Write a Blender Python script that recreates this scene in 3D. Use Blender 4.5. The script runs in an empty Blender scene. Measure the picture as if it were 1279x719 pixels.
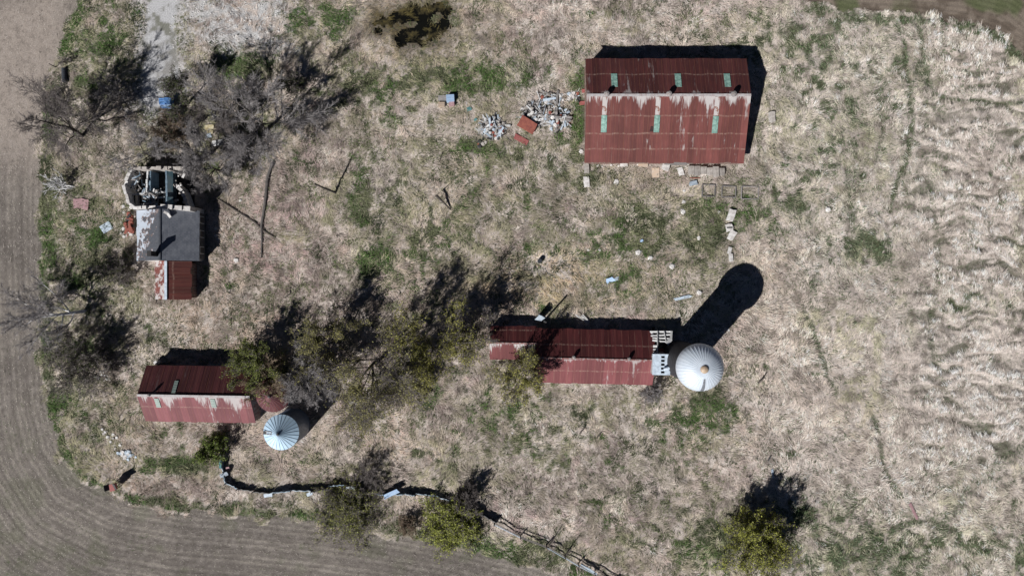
import bpy, math, random
import numpy as np
from mathutils import Vector, Matrix

random.seed(7)
RNG = np.random.default_rng(11)
S = 0.11            # metres per photograph pixel on the ground
H = 94.0            # flying height of the camera
scene = bpy.context.scene
col = scene.collection

SUN_EL = math.radians(39.5)
SH = Vector((0.66, 0.75))          # direction the shadows fall (world x, y)

def P(px, py, z=0.0):
    """place on the map (photo pixel of something at height z) -> world point"""
    k = S * (1 - z / H)
    return Vector(((px - 639.5) * k, -(py - 359.5) * k, z))

# ------------------------------------------------------------------ noise
_tab = np.random.default_rng(3).random((8, 256, 256))
def vnoise(x, y, scale, seed=0):
    x = np.asarray(x, float) / scale + 37.3 * seed
    y = np.asarray(y, float) / scale + 91.7 * seed
    xi = np.floor(x).astype(int); yi = np.floor(y).astype(int)
    fx = x - xi; fy = y - yi
    fx = fx * fx * fx * (fx * (fx * 6 - 15) + 10); fy = fy * fy * fy * (fy * (fy * 6 - 15) + 10)
    t = _tab[seed % 8]
    a = t[xi % 256, yi % 256]; b = t[(xi + 1) % 256, yi % 256]
    c = t[xi % 256, (yi + 1) % 256]; d = t[(xi + 1) % 256, (yi + 1) % 256]
    return (a * (1 - fx) + b * fx) * (1 - fy) + (c * (1 - fx) + d * fx) * fy
def fbm(x, y, scale, seed=0, octv=4):
    s = 0; a = 1; tot = 0
    for i in range(octv):
        s = s + a * vnoise(x, y, scale / 2 ** i, seed + i); tot += a; a *= 0.55
    return s / tot
def sstep(a, b, x):
    t = np.clip((x - a) / (b - a), 0, 1)
    return t * t * (3 - 2 * t)

def W(pts):     # list of photo pixels -> world xy
    return [(P(a, b).x, P(a, b).y) for a, b in pts]
def dist_poly(x, y, pts, closed=False):
    d = np.full(np.shape(x), 1e9)
    n = len(pts)
    for i in range(n if closed else n - 1):
        (ax, ay), (bx, by) = pts[i], pts[(i + 1) % n]
        dx, dy = bx - ax, by - ay
        t = np.clip(((x - ax) * dx + (y - ay) * dy) / (dx * dx + dy * dy), 0, 1)
        d = np.minimum(d, np.hypot(x - ax - t * dx, y - ay - t * dy))
    return d
def inside(x, y, pts):
    r = np.zeros(np.shape(x), bool)
    n = len(pts)
    for i in range(n):
        (ax, ay), (bx, by) = pts[i], pts[(i + 1) % n]
        if ay == by: continue
        c = ((ay > y) != (by > y)) & (x < (bx - ax) * (y - ay) / (by - ay) + ax)
        r ^= c
    return r
def sdist(x, y, pts):
    d = dist_poly(x, y, pts, True)
    return np.where(inside(x, y, pts), -d, d)

# ------------------------------------------------------------------ map of the place
FIELD = W([(112, -60), (95, 0), (80, 40), (68, 75), (57, 120), (49, 170), (45, 250), (47, 330), (50, 420), (55, 500), (68, 555), (95, 598),
           (150, 626), (220, 639), (300, 645), (400, 655), (480, 666), (560, 680), (640, 700), (700, 719), (800, 752), (1100, 840)])
FIELDPOLY = FIELD + [(400, -700), (-700, -700), (-700, 700), (FIELD[0][0], 700)]
EASTF = W([(960, -60), (1005, 0), (1060, 12), (1130, 16), (1200, 24), (1245, 36), (1279, 62), (1400, 130)])
EASTPOLY = EASTF + [(700, EASTF[-1][1]), (700, 700), (EASTF[0][0], 700)]
TRACK = W([(180, -60), (180, 0), (180, 60), (177, 105), (170, 128), (190, 142), (208, 132), (222, 112), (225, 90), (222, 60), (221, 30), (224, 0), (226, -60)])
BARE = W([(226, -30), (364, -30), (366, 20), (374, 62), (330, 76), (300, 62), (262, 70), (228, 56)])
POND = W([(466, 29), (474, 20), (500, 12), (525, 7), (556, 3), (561, 11), (545, 20), (520, 26), (495, 31), (476, 37)])
POND2 = W([(498, 44), (512, 36), (538, 28), (553, 26), (556, 34), (545, 44), (520, 51), (504, 52)])

GREEN = [(640, 560, 110, 50, .32), (560, 300, 80, 60, .28), (800, 300, 90, 60, .45), (1050, 180, 70, 120, .3), (1100, 690, 110, 40, .4), (500, 120, 110, 40, .4), (960, 250, 60, 50, .3), (1200, 680, 60, 40, .25), (260, 330, 60, 60, .18), (850, 640, 80, 50, .25), (100, 330, 40, 80, .35), (90, 500, 30, 70, .35), (480, 250, 60, 60, .3), (130, 35, 42, 45, .42), (110, 110, 20, 25, .5), (300, 82, 32, 13, 1.1), (375, 30, 16, 40, .5), (410, 25, 30, 40, .4), (465, 325, 22, 18, 1.1),
         (480, 105, 60, 22, .6), (575, 100, 80, 22, .85), (640, 85, 50, 15, .5), (452, 250, 16, 48, .6), (725, 130, 14, 50, .75),
         (745, 225, 40, 25, .4), (790, 335, 70, 45, .42), (870, 290, 50, 50, .5), (700, 195, 40, 30, .4), (880, 515, 45, 40, .55),
         (1082, 308, 26, 18, .8), (1010, 60, 110, 50, .35), (215, 580, 45, 10, .95), (1070, 690, 60, 32, .65), (895, 680, 35, 45, .7),
         (1278, 700, 12, 22, .9), (620, 515, 55, 35, .42), (100, 435, 22, 12, .8), (600, 190, 60, 18, .4), (660, 250, 40, 30, .25),
         (335, 160, 40, 30, .35), (200, 480, 20, 60, .35), (110, 520, 30, 25, .3), (700, 560, 70, 50, .22), (830, 560, 60, 40, .3),
         (440, 550, 60, 30, .25), (250, 225, 40, 40, .3), (1120, 90, 50, 70, .3), (990, 250, 40, 30, .4), (1045, 270, 40, 60, .25),
         (640, 690, 70, 16, .9), (560, 672, 60, 10, .8), (380, 540, 40, 20, .2), (1230, 380, 40, 15, .3), (1010, 640, 60, 20, .4),
         (60, 300, 12, 60, .7), (66, 235, 10, 25, .6), (170, 235, 16, 40, .4), (130, 250, 40, 70, .28), (540, 500, 30, 30, .3), (760, 640, 40, 40, .25)]
GLINES = [([(1116, 22), (1128, 45), (1133, 85), (1138, 130), (1139, 155), (1134, 195), (1120, 230), (1112, 262)], 3.2, .9), ([(1147, 30), (1153, 65), (1160, 100), (1168, 120), (1200, 126), (1279, 130)], 3.2, .8),
          ([(1086, 84), (1099, 100), (1104, 160), (1095, 200)], 3, .6), ([(1005, 385), (1022, 430), (1034, 470), (1044, 490)], 3, .8),
          ([(1092, 520), (1100, 550), (1106, 590), (1125, 620)], 3.5, .7), ([(1000, 655), (1030, 658), (1050, 668), (1064, 680)], 3.2, .8),
          ([(920, 240), (916, 300), (905, 330)], 4, .5), ([(1060, 210), (1058, 260), (1085, 300)], 5, .5), ([(1205, 682), (1190, 660), (1160, 648), (1130, 655), (1105, 668), (1070, 690)], 4, .75),
          ([(960, 300), (1000, 280), (1050, 240), (1100, 235)], 4, .4), ([(1279, 560), (1250, 575), (1215, 610), (1190, 640), (1165, 655)], 7, .45), ([(1040, 300), (1020, 340), (1010, 380)], 4, .4),
          ([(1160, 215), (1175, 330), (1160, 420), (1185, 500), (1240, 540)], 4, .35)]
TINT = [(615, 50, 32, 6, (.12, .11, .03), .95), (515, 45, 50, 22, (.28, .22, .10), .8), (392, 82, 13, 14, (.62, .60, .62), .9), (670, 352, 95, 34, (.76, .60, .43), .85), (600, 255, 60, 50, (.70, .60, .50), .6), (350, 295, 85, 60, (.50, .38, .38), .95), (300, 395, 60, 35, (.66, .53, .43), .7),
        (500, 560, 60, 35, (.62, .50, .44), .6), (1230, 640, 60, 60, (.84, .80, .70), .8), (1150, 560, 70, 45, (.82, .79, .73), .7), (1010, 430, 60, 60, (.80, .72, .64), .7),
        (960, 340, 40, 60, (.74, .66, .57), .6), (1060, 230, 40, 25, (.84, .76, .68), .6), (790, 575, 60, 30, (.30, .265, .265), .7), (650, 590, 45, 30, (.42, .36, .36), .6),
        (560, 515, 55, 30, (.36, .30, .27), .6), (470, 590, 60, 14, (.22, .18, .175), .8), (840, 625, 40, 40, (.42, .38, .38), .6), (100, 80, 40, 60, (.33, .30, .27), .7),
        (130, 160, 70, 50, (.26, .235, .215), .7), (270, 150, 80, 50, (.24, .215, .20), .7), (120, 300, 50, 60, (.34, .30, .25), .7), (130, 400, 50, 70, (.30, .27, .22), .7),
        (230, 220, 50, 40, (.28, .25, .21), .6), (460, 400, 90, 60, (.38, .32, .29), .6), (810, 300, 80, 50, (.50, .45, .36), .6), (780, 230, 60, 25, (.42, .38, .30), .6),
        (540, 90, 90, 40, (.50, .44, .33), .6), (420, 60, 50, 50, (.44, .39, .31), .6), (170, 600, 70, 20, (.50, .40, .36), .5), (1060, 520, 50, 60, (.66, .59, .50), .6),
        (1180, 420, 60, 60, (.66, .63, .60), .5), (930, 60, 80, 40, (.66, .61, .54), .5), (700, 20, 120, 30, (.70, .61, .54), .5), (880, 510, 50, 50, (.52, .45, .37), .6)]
FOOT = []      # building footprints: world polygons without grass

def masks(x, y):
    wob = (fbm(x, y, 2.2, 5, 3) - .5) * 2.2
    m = {}
    fd = sdist(x, y, FIELDPOLY); m['fd'] = fd
    m['field'] = fd + wob * 1.3 < 0
    ed = sdist(x, y, EASTPOLY); m['ed'] = ed
    m['east'] = ed + wob < 0
    td = sdist(x, y, TRACK); m['td'] = td
    m['track'] = td + wob * .9 < 0
    bd = sdist(x, y, BARE); m['bd'] = bd
    m['bare'] = 1 - sstep(-2.0, 1.2, bd + wob * 2.0)
    pd = np.minimum(sdist(x, y, POND), sdist(x, y, POND2)); m['pd'] = pd
    m['pond'] = pd + (fbm(x, y, 1.6, 2, 3) - .5) * 3.2 < .35
    g = np.zeros(np.shape(x))
    px = x / S + 639.5; py = 359.5 - y / S
    for cx, cy, rx, ry, s in GREEN:
        g = np.maximum(g, 1.15 * s * np.exp(-(((px - cx) / rx) ** 2 + ((py - cy) / ry) ** 2) * .9))
    wsh = np.zeros(np.shape(x))
    for cx, cy, rx, ry, s in GREEN:
        wsh = np.maximum(wsh, min(1, s * 1.3) * np.exp(-(((px - cx) / rx) ** 2 + ((py - cy) / ry) ** 2) * .45))
    m['wash'] = wsh
    line = np.zeros(np.shape(x)); lw = (fbm(x, y, 1.0, 2, 2) - .5) * .5
    for pts, w, s in GLINES:
        line = np.maximum(line, s * (1 - sstep(w * S * .45, w * S * 1.5, dist_poly(x, y, W(pts)) + lw)))
    m['line'] = line
    edge = np.where(fd > 0, np.exp(-((fd - .9) / 1.0) ** 2), 0) * (.5 + .4 * vnoise(x, y, 5, 3))
    edge2 = np.where(ed > 0, np.exp(-((ed - .9) / 1.0) ** 2), 0) * .6
    n1 = fbm(x, y, 4.0, 1, 4); n2 = fbm(x, y, 1.1, 4, 3)
    g = np.maximum(np.maximum(g, edge), edge2)
    gg = np.minimum(g, .62 + .5 * (g > .95)) + (n1 - .5) * .7 + (n2 - .5) * 1.1
    m['green'] = np.maximum(sstep(.21, .60, gg), line * sstep(.12, .36, n2))
    # general weak greening of the weedy west half
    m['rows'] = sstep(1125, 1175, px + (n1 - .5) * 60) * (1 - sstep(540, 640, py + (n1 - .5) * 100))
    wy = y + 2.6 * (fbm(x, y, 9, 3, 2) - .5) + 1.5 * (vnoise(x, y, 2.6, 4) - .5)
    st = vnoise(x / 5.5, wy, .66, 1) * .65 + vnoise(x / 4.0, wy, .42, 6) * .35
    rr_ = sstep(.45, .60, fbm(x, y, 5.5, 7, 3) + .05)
    m['low'] = m['rows'] * sstep(.54, .66, st) * (.3 + .7 * rr_)  # hollows between ridges, their shade goes into the colours
    m['swath'] = m['rows'] * (st - .5)  # bends the terrain, and lightens ridges and shades hollows in blade colour
    m['px'] = px; m['py'] = py
    return m

def height(x, y, m=None):
    if m is None: m = masks(x, y)
    px, py = m['px'], m['py']
    past = .55 * (fbm(x, y, 3.6, 2, 3) - .5) + .26 * (fbm(x, y, 1.1, 6, 3) - .5)
    fld = m['fd']
    nw = (1 - sstep(150, 260, py)) * (1 - sstep(60, 110, px))
    rows = .024 * (1 - .8 * nw) * np.cos(2 * np.pi * fld / .76) + .05 * (fbm(x, y, .7, 2, 2) - .5)
    eastr = .03 * np.cos(2 * np.pi * m['ed'] / .76)
    wind = -.65 * m['swath'] - .12 * m['line']
    h = past + wind
    fin = np.clip(fld / 1.2, 0, 1)
    h = h * fin + (1 - fin) * (rows - .05)
    ein = np.clip(m['ed'] / 1.2, 0, 1)
    h = h * ein + (1 - ein) * (eastr - .05)
    tin = np.clip(m['td'] / .8 + .2, 0.12, 1)
    h = h * tin
    h = h + m['bare'] * .25 * (fbm(x, y, 1.3, 1, 4) - .5)
    pin = sstep(0, 1.6, m['pd'])
    h = h * pin - (1 - pin) * .22
    for f in FOOT:
        d = sdist(x, y, f)
        h = h * sstep(0, .8, d)
    far = sstep(90, 130, np.hypot(x, y))
    return h * (1 - far)
def hz(x, y):
    return float(height(np.array([x]), np.array([y]))[0])

# ------------------------------------------------------------------ materials
def new_mat(name):
    m = bpy.data.materials.new(name); m.use_nodes = True
    nt = m.node_tree
    return m, nt, nt.nodes['Principled BSDF']
def node(nt, t, ins=None, **kw):
    n = nt.nodes.new(t)
    for k, v in kw.items(): setattr(n, k, v)
    for k, v in (ins or {}).items():
        s = n.inputs[k]
        if isinstance(v, bpy.types.NodeSocket): nt.links.new(v, s)
        else: s.default_value = v
    return n
def math_(nt, op, a, b=0.0, c=0.0, clamp=False):
    n = node(nt, 'ShaderNodeMath', {0: a, 1: b, 2: c}, operation=op); n.use_clamp = clamp
    return n.outputs[0]
def maprange(nt, v, a, b, c=0.0, d=1.0):
    return node(nt, 'ShaderNodeMapRange', {0: v, 1: a, 2: b, 3: c, 4: d}).outputs[0]
def mixc(nt, f, a, b, mode='MIX'):
    n = node(nt, 'ShaderNodeMix', data_type='RGBA', blend_type=mode)
    for k, v in ((0, f), (6, a), (7, b)):
        if isinstance(v, bpy.types.NodeSocket): nt.links.new(v, n.inputs[k])
        else: n.inputs[k].default_value = v if k == 0 else (*v, 1)
    return n.outputs[2]
def coords(nt, stretch=(1, 1, 1), kind='Object'):
    tc = node(nt, 'ShaderNodeTexCoord')
    return node(nt, 'ShaderNodeMapping', {0: tc.outputs[kind], 3: stretch}).outputs[0], tc
def noise(nt, vec, scale, detail=4, rough=.6):
    return node(nt, 'ShaderNodeTexNoise', {'Vector': vec, 'Scale': scale, 'Detail': detail, 'Roughness': rough}).outputs[0]

def mat_noise(name, c1, c2, scale=3, rough=.85, bump=.3, stretch=(1, 1, 1), metal=0.0, c3=None, var=.25, contrast=(.35, .65), bscale=None):
    m, nt, b = new_mat(name)
    v, tc = coords(nt, stretch)
    n = noise(nt, v, scale)
    f = maprange(nt, n, *contrast)
    c = mixc(nt, f, c1, c2)
    if c3:
        n2 = noise(nt, v, scale * .37, 3)
        c = mixc(nt, maprange(nt, n2, .52, .66), c, c3)
    oi = node(nt, 'ShaderNodeObjectInfo')
    g = maprange(nt, oi.outputs['Random'], 0, 1, 1 - var, 1 + var)
    c = mixc(nt, 1.0, c, node(nt, 'ShaderNodeCombineColor', {0: g, 1: g, 2: g}).outputs[0], 'MULTIPLY')
    nt.links.new(c, b.inputs['Base Color'])
    b.inputs['Roughness'].default_value = rough
    b.inputs['Metallic'].default_value = metal
    if bump:
        nb = noise(nt, v, bscale or scale * 4, 3)
        bp = node(nt, 'ShaderNodeBump', {'Strength': bump, 'Distance': .05, 'Height': nb})
        nt.links.new(bp.outputs[0], b.inputs['Normal'])
    return m

def mat_attr(name, rough=.9, nscale=6.0, namp=.5, bump=.4, translucent=0.0, bscale=9):
    """colour comes from the mesh's own colour attribute, broken up by noise"""
    m, nt, b = new_mat(name)
    at = node(nt, 'ShaderNodeAttribute', attribute_name='Col')
    c = at.outputs['Color']
    if namp:
        v, tc = coords(nt)
        n = noise(nt, v, nscale, 5, .7)
        g = maprange(nt, n, .3, .7, 1 - namp, 1 + namp)
        c = mixc(nt, 1.0, c, node(nt, 'ShaderNodeCombineColor', {0: g, 1: g, 2: g}).outputs[0], 'MULTIPLY')
        if bump:
            n2 = noise(nt, v, bscale, 5, .7)
            bp = node(nt, 'ShaderNodeBump', {'Strength': bump, 'Distance': .12, 'Height': n2})
            nt.links.new(bp.outputs[0], b.inputs['Normal'])
    nt.links.new(c, b.inputs['Base Color'])
    b.inputs['Roughness'].default_value = rough
    b.inputs['Specular IOR Level'].default_value = .15
    if translucent:
        t = node(nt, 'ShaderNodeBsdfTranslucent', {'Color': c})
        mx = node(nt, 'ShaderNodeMixShader', {0: translucent, 1: b.outputs[0], 2: t.outputs[0]})
        nt.links.new(mx.outputs[0], nt.nodes['Material Output'].inputs[0])
    return m

def mat_roof(name, base=(.15, .036, .03), dark=(.075, .02, .02), white=(.50, .48, .47), w_amount=.0, w_reach=1.5, laps=(), seam=.6, rust=(.30, .13, .06), edge_white=0.0, blotch=.0):
    """painted and rusted sheet: local x along the ridge, local y down the slope from the ridge"""
    m, nt, b = new_mat(name)
    v, tc = coords(nt)
    sep = node(nt, 'ShaderNodeSeparateXYZ', {0: tc.outputs['Object']})
    X, Y = sep.outputs[0], sep.outputs[1]
    at = node(nt, 'ShaderNodeAttribute', attribute_name='Var').outputs['Fac']
    st, _ = coords(nt, (3.5, .35, 1)); fine, _ = coords(nt, (7, 1.1, 1)); big, _ = coords(nt, (.35, .35, 1))
    n1 = noise(nt, st, 1.0, 5, .65); n2 = noise(nt, fine, 1.0, 4, .6); n3 = noise(nt, big, 1.0, 3)
    c = mixc(nt, maprange(nt, n1, .32, .68), base, dark)
    c = mixc(nt, maprange(nt, n3, .38, .62, 0, .75), c, dark)
    g = maprange(nt, at, 0, 1, .78, 1.22)
    c = mixc(nt, 1.0, c, node(nt, 'ShaderNodeCombineColor', {0: g, 1: g, 2: g}).outputs[0], 'MULTIPLY')
    # orange flecks
    sp = noise(nt, v, 9.0, 3, .7)
    c = mixc(nt, maprange(nt, sp, .66, .74, 0, .55), c, rust)
    drip = noise(nt, coords(nt, (5.0, .22, 1))[0], 1.0, 3, .7)
    c = mixc(nt, maprange(nt, drip, .60, .70, 0, .45), c, (.26, .17, .14)); c = mixc(nt, maprange(nt, drip, .40, .30, 0, .6), c, dark)
    # seams
    fr = math_(nt, 'ABSOLUTE', math_(nt, 'SUBTRACT', math_(nt, 'FRACT', math_(nt, 'DIVIDE', X, seam)), .5))
    sm = maprange(nt, fr, .46, .5)
    c = mixc(nt, math_(nt, 'MULTIPLY', sm, maprange(nt, n1, .35, .7, .1, .75)), c, rust)
    for ly in laps:
        jit = math_(nt, 'ADD', Y, maprange(nt, noise(nt, v, .5, 4), 0, 1, -.3, .3))
        d = math_(nt, 'ABSOLUTE', math_(nt, 'SUBTRACT', jit, ly))
        f = math_(nt, 'MULTIPLY', maprange(nt, d, .0, .15, 1, 0), maprange(nt, n1, .42, .68, .05, .6))
        c = mixc(nt, f, c, (.42, .30, .24))
    if w_amount:
        # worn to bare metal below the ridge, running down in streaks
        r = maprange(nt, Y, 0.0, w_reach, .22, -.20)
        f = math_(nt, 'ADD', math_(nt, 'MULTIPLY', math_(nt, 'ADD', math_(nt, 'MULTIPLY', n1, 1.0), math_(nt, 'MULTIPLY', n2, .8)), .58), r)
        f = math_(nt, 'ADD', f, math_(nt, 'MULTIPLY', math_(nt, 'SUBTRACT', noise(nt, coords(nt, (.45, .12, 1))[0], 1.0, 3), .5), 2.0))
        f = math_(nt, 'MULTIPLY', maprange(nt, f, .58, .74), w_amount)
        c = mixc(nt, f, c, white)
    if blotch:
        nb = noise(nt, v, .9, 5, .7)
        c = mixc(nt, maprange(nt, nb, .60 - .2 * blotch, .66 - .2 * blotch, 0, .85), c, white)
    nt.links.new(c, b.inputs['Base Color'])
    b.inputs['Roughness'].default_value = .62
    b.inputs['Specular IOR Level'].default_value = .25
    wv = node(nt, 'ShaderNodeTexWave', {'Vector': v, 'Scale': 1.6}, wave_type='BANDS', bands_direction='X')
    hgt = math_(nt, 'ADD', math_(nt, 'MULTIPLY', wv.outputs['Fac'], .5), math_(nt, 'MULTIPLY', n2, .5))
    bp = node(nt, 'ShaderNodeBump', {'Strength': .22, 'Distance': .04, 'Height': hgt})
    nt.links.new(bp.outputs[0], b.inputs['Normal'])
    return m

M = {}
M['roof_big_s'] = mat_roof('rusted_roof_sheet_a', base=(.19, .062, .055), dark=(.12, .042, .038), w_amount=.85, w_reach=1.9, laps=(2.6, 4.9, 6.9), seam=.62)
M['roof_big_n'] = mat_roof('rusted_roof_sheet_b', base=(.105, .030, .028), dark=(.06, .021, .021), w_amount=.4, w_reach=.9, laps=(3.2,), seam=.62)  # north copy, darker by rust difference and by slope shade in its colour
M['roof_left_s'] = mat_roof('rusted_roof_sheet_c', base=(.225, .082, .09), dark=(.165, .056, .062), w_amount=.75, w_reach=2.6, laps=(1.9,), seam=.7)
M['roof_left_n'] = mat_roof('rusted_roof_sheet_d', base=(.10, .028, .030), dark=(.062, .02, .022), w_amount=.1, w_reach=.5, seam=.7)  # north copy of the sheet, slope shade darkened into the red
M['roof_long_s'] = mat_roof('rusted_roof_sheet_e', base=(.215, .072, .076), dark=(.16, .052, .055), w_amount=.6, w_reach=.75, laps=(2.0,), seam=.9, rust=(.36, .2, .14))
M['roof_long_n'] = mat_roof('rusted_roof_sheet_f', base=(.10, .023, .023), dark=(.06, .016, .017), laps=(1.9,), seam=.9, rust=(.3, .12, .08))  # shade of the north slopes painted into this darker maroon copy
M['roof_annex_s'] = mat_roof('rusted_roof_sheet_g', base=(.185, .058, .06), dark=(.13, .04, .042), w_amount=.95, w_reach=2.4, seam=.55)
M['roof_lean'] = mat_roof('rusted_roof_sheet_h', base=(.13, .036, .027), dark=(.07, .021, .019), seam=.5, laps=(.9,), rust=(.3, .17, .12))
M['roof_lean_w'] = mat_roof('rusted_roof_sheet_i', base=(.2, .07, .055), dark=(.14, .045, .04), blotch=.62, seam=.5)
M['roof_worn'] = mat_roof('worn_roof_sheet', base=(.19, .07, .062), dark=(.13, .05, .045), blotch=.9, seam=50)
M['roof_bin_red'] = mat_roof('rusted_roof_sheet_j', base=(.105, .03, .036), dark=(.07, .022, .026), rust=(.15, .05, .05), seam=50, w_amount=.0)
M['barn_wall'] = mat_noise('weathered_barn_wall', (.16, .05, .04), (.30, .25, .21), 2.0, stretch=(4, 4, .4), bump=.4)
M['galv'] = mat_noise('galvanised_sheet', (.15, .19, .27), (.21, .26, .35), 1.2, rough=.42, bump=.08, metal=.3, var=.0)  # bin walls, sheet colour lowered to carry their shade
M['galv_roof'] = mat_noise('pale_galvanised_roof', (.44, .60, .74), (.52, .68, .82), 1.5, rough=.5, bump=.05, metal=.1, var=.0)
M['silo_roof'] = mat_noise('silo_dome_metal', (.56, .62, .69), (.64, .69, .75), 1.1, rough=.5, bump=.05, metal=.15, var=0)
M['dark_metal'] = mat_noise('dark_weathered_metal', (.03, .03, .035), (.07, .065, .06), 3, rough=.6, bump=.2)
M['ridge_rust'] = mat_noise('rusted_ridge_metal', (.20, .08, .07), (.42, .38, .38), 2.5, rough=.6, bump=.15, var=0, contrast=(.45, .7))
M['ridge'] = mat_noise('bare_ridge_metal', (.46, .44, .44), (.30, .20, .18), 2.5, rough=.5, bump=.15, var=0, contrast=(.45, .8))
M['sky_panel'] = mat_noise('green_skylight_panel', (.12, .22, .19), (.30, .46, .40), 2.2, rough=.45, bump=.1, var=.12)
M['sky_dull'] = mat_noise('dirty_skylight_panel', (.22, .30, .27), (.33, .38, .34), 4, rough=.5, bump=.1, var=.1)
M['vent'] = mat_noise('dull_vent_metal', (.30, .30, .31), (.16, .12, .10), 4, rough=.5, bump=.2)
M['brass'] = mat_noise('tan_cap', (.48, .34, .23), (.58, .46, .34), 3, rough=.5, bump=.1)
M['stave'] = mat_noise('shade_black_stave_wall', (.030, .028, .030), (.018, .018, .022), 1.0, stretch=(3, 3, .6), bump=.3)  # near-black colour stands in for shade on the silo wall
M['shingle'] = mat_noise('slate_shingles', (.038, .043, .054), (.062, .067, .08), 2.4, rough=.85, bump=.5, bscale=14, var=0)
M['stone'] = mat_noise('pale_limestone', (.42, .39, .36), (.27, .24, .22), 3.0, rough=.9, bump=.6)
M['white_stone'] = mat_noise('whitewashed_stone', (.70, .68, .66), (.44, .41, .39), 2.2, rough=.9, bump=.6, var=.12)
M['dark_wall'] = mat_noise('painted_shade_wall', (.055, .055, .06), (.10, .10, .10), 2, rough=.9, bump=.4)  # east house wall, its shade painted in as a dark colour
M['char_shade'] = mat_noise('char_and_shade_black', (.012, .012, .013), (.035, .033, .034), 3, rough=.9, bump=.4)  # black of charred wood, also painted in where gaps lie in shade
M['grey_wood'] = mat_noise('weathered_grey_timber', (.30, .28, .27), (.17, .155, .15), 2, rough=.9, bump=.4, stretch=(1, 6, 6))
M['white_wood'] = mat_noise('white_painted_timber', (.62, .62, .62), (.42, .41, .40), 2, rough=.7, bump=.2, stretch=(1, 5, 5))
M['teal'] = mat_noise('teal_plaster', (.10, .19, .23), (.15, .26, .30), 1.5, rough=.85, bump=.2, c3=(.20, .24, .25))
M['bluewhite'] = mat_noise('bluish_white_metal', (.50, .58, .66), (.32, .37, .43), 2.0, rough=.5, bump=.15)
M['dullblue'] = mat_noise('dull_blue_sheet', (.10, .15, .20), (.18, .25, .31), 2.0, rough=.5, bump=.15)
M['tealsheet'] = mat_noise('teal_sheet', (.06, .16, .16), (.12, .26, .27), 2.0, rough=.5, bump=.15)
M['blue'] = mat_noise('bright_blue_plastic', (.04, .14, .38), (.16, .30, .55), 3.0, rough=.4, bump=.15)
M['paleblue'] = mat_noise('pale_blue_paint', (.35, .5, .72), (.45, .6, .8), 3.0, rough=.5, bump=.1)
M['rust'] = mat_noise('flat_rust', (.28, .09, .06), (.18, .05, .04), 2.5, rough=.8, bump=.3, var=.1)
M['redpaint'] = mat_noise('faded_red_paint', (.36, .12, .11), (.26, .07, .065), 2.5, rough=.7, bump=.2, var=.1)
M['pink'] = mat_noise('faded_pink_sheet', (.38, .24, .25), (.30, .17, .18), 2.5, rough=.7, bump=.2, var=.1)
M['orange'] = mat_noise('pale_orange_board', (.48, .36, .26), (.46, .38, .31), 2.5, rough=.7, bump=.2)
M['yellow'] = mat_noise('yellow_plastic', (.36, .28, .13), (.46, .42, .30), 3, rough=.5, bump=.2)
M['rubber'] = mat_noise('black_rubber', (.02, .024, .03), (.04, .045, .055), 4, rough=.6, bump=.3)
M['bark'] = mat_noise('dark_bark', (.06, .05, .042), (.10, .085, .075), 4, rough=.95, bump=.5, var=.15)
M['bark_grey'] = mat_noise('grey_bark', (.15, .135, .125), (.09, .08, .075), 4, rough=.95, bump=.5, var=.15)
M['bark_pale'] = mat_noise('bleached_bark', (.62, .60, .60), (.42, .40, .39), 3, rough=.95, bump=.4, var=.1)
M['bark_white'] = mat_noise('sun_bleached_wood', (.78, .77, .77), (.58, .57, .57), 3, rough=.9, bump=.2, var=.05)
M['twig'] = mat_noise('twig_bark', (.14, .12, .115), (.20, .175, .165), 2, rough=.95, bump=0, var=.15)
M['twig_grey'] = mat_noise('grey_twig_bark', (.32, .30, .30), (.22, .20, .195), 2, rough=.95, bump=0, var=.15)
M['twig_pale'] = mat_noise('pale_twig_bark', (.46, .44, .43), (.34, .32, .31), 2, rough=.95, bump=0, var=.1)
M['twig_brown'] = mat_noise('brown_twig_bark', (.22, .165, .12), (.30, .23, .17), 2, rough=.95, bump=0, var=.15)
M['leaf'] = mat_attr('bud_leaf', rough=.7, namp=0, translucent=.3)
M['blade'] = mat_attr('grass_blade', rough=.85, namp=0, translucent=.12)
M['ground'] = mat_attr('pasture_soil', nscale=5, namp=.45, bump=.8)
M['field'] = mat_attr('tilled_soil', nscale=8, namp=.35, bump=.6, bscale=12)
M['gravel'] = mat_attr('gravel', nscale=7, namp=.35, bump=.6, bscale=16)

def mat_water():
    m, nt, b = new_mat('dark_bog_water')
    v, tc = coords(nt, kind='Object')
    n = noise(nt, v, .45, 5, .65); n2 = noise(nt, v, 3.0, 4, .7)
    f = math_(nt, 'ADD', n, math_(nt, 'MULTIPLY', math_(nt, 'SUBTRACT', n2, .5), .35))
    c = mixc(nt, maprange(nt, f, .50, .66), (.006, .006, .005), (.07, .055, .02))
    c = mixc(nt, maprange(nt, f, .66, .74), c, (.13, .105, .05))
    nt.links.new(c, b.inputs['Base Color'])
    nt.links.new(maprange(nt, f, .5, .6, .25, .9), b.inputs['Roughness'])
    b.inputs['Specular IOR Level'].default_value = .2
    bp = node(nt, 'ShaderNodeBump', {'Strength': .3, 'Distance': .04, 'Height': n2})
    nt.links.new(bp.outputs[0], b.inputs['Normal'])
    return m
M['water'] = mat_water()

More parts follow.
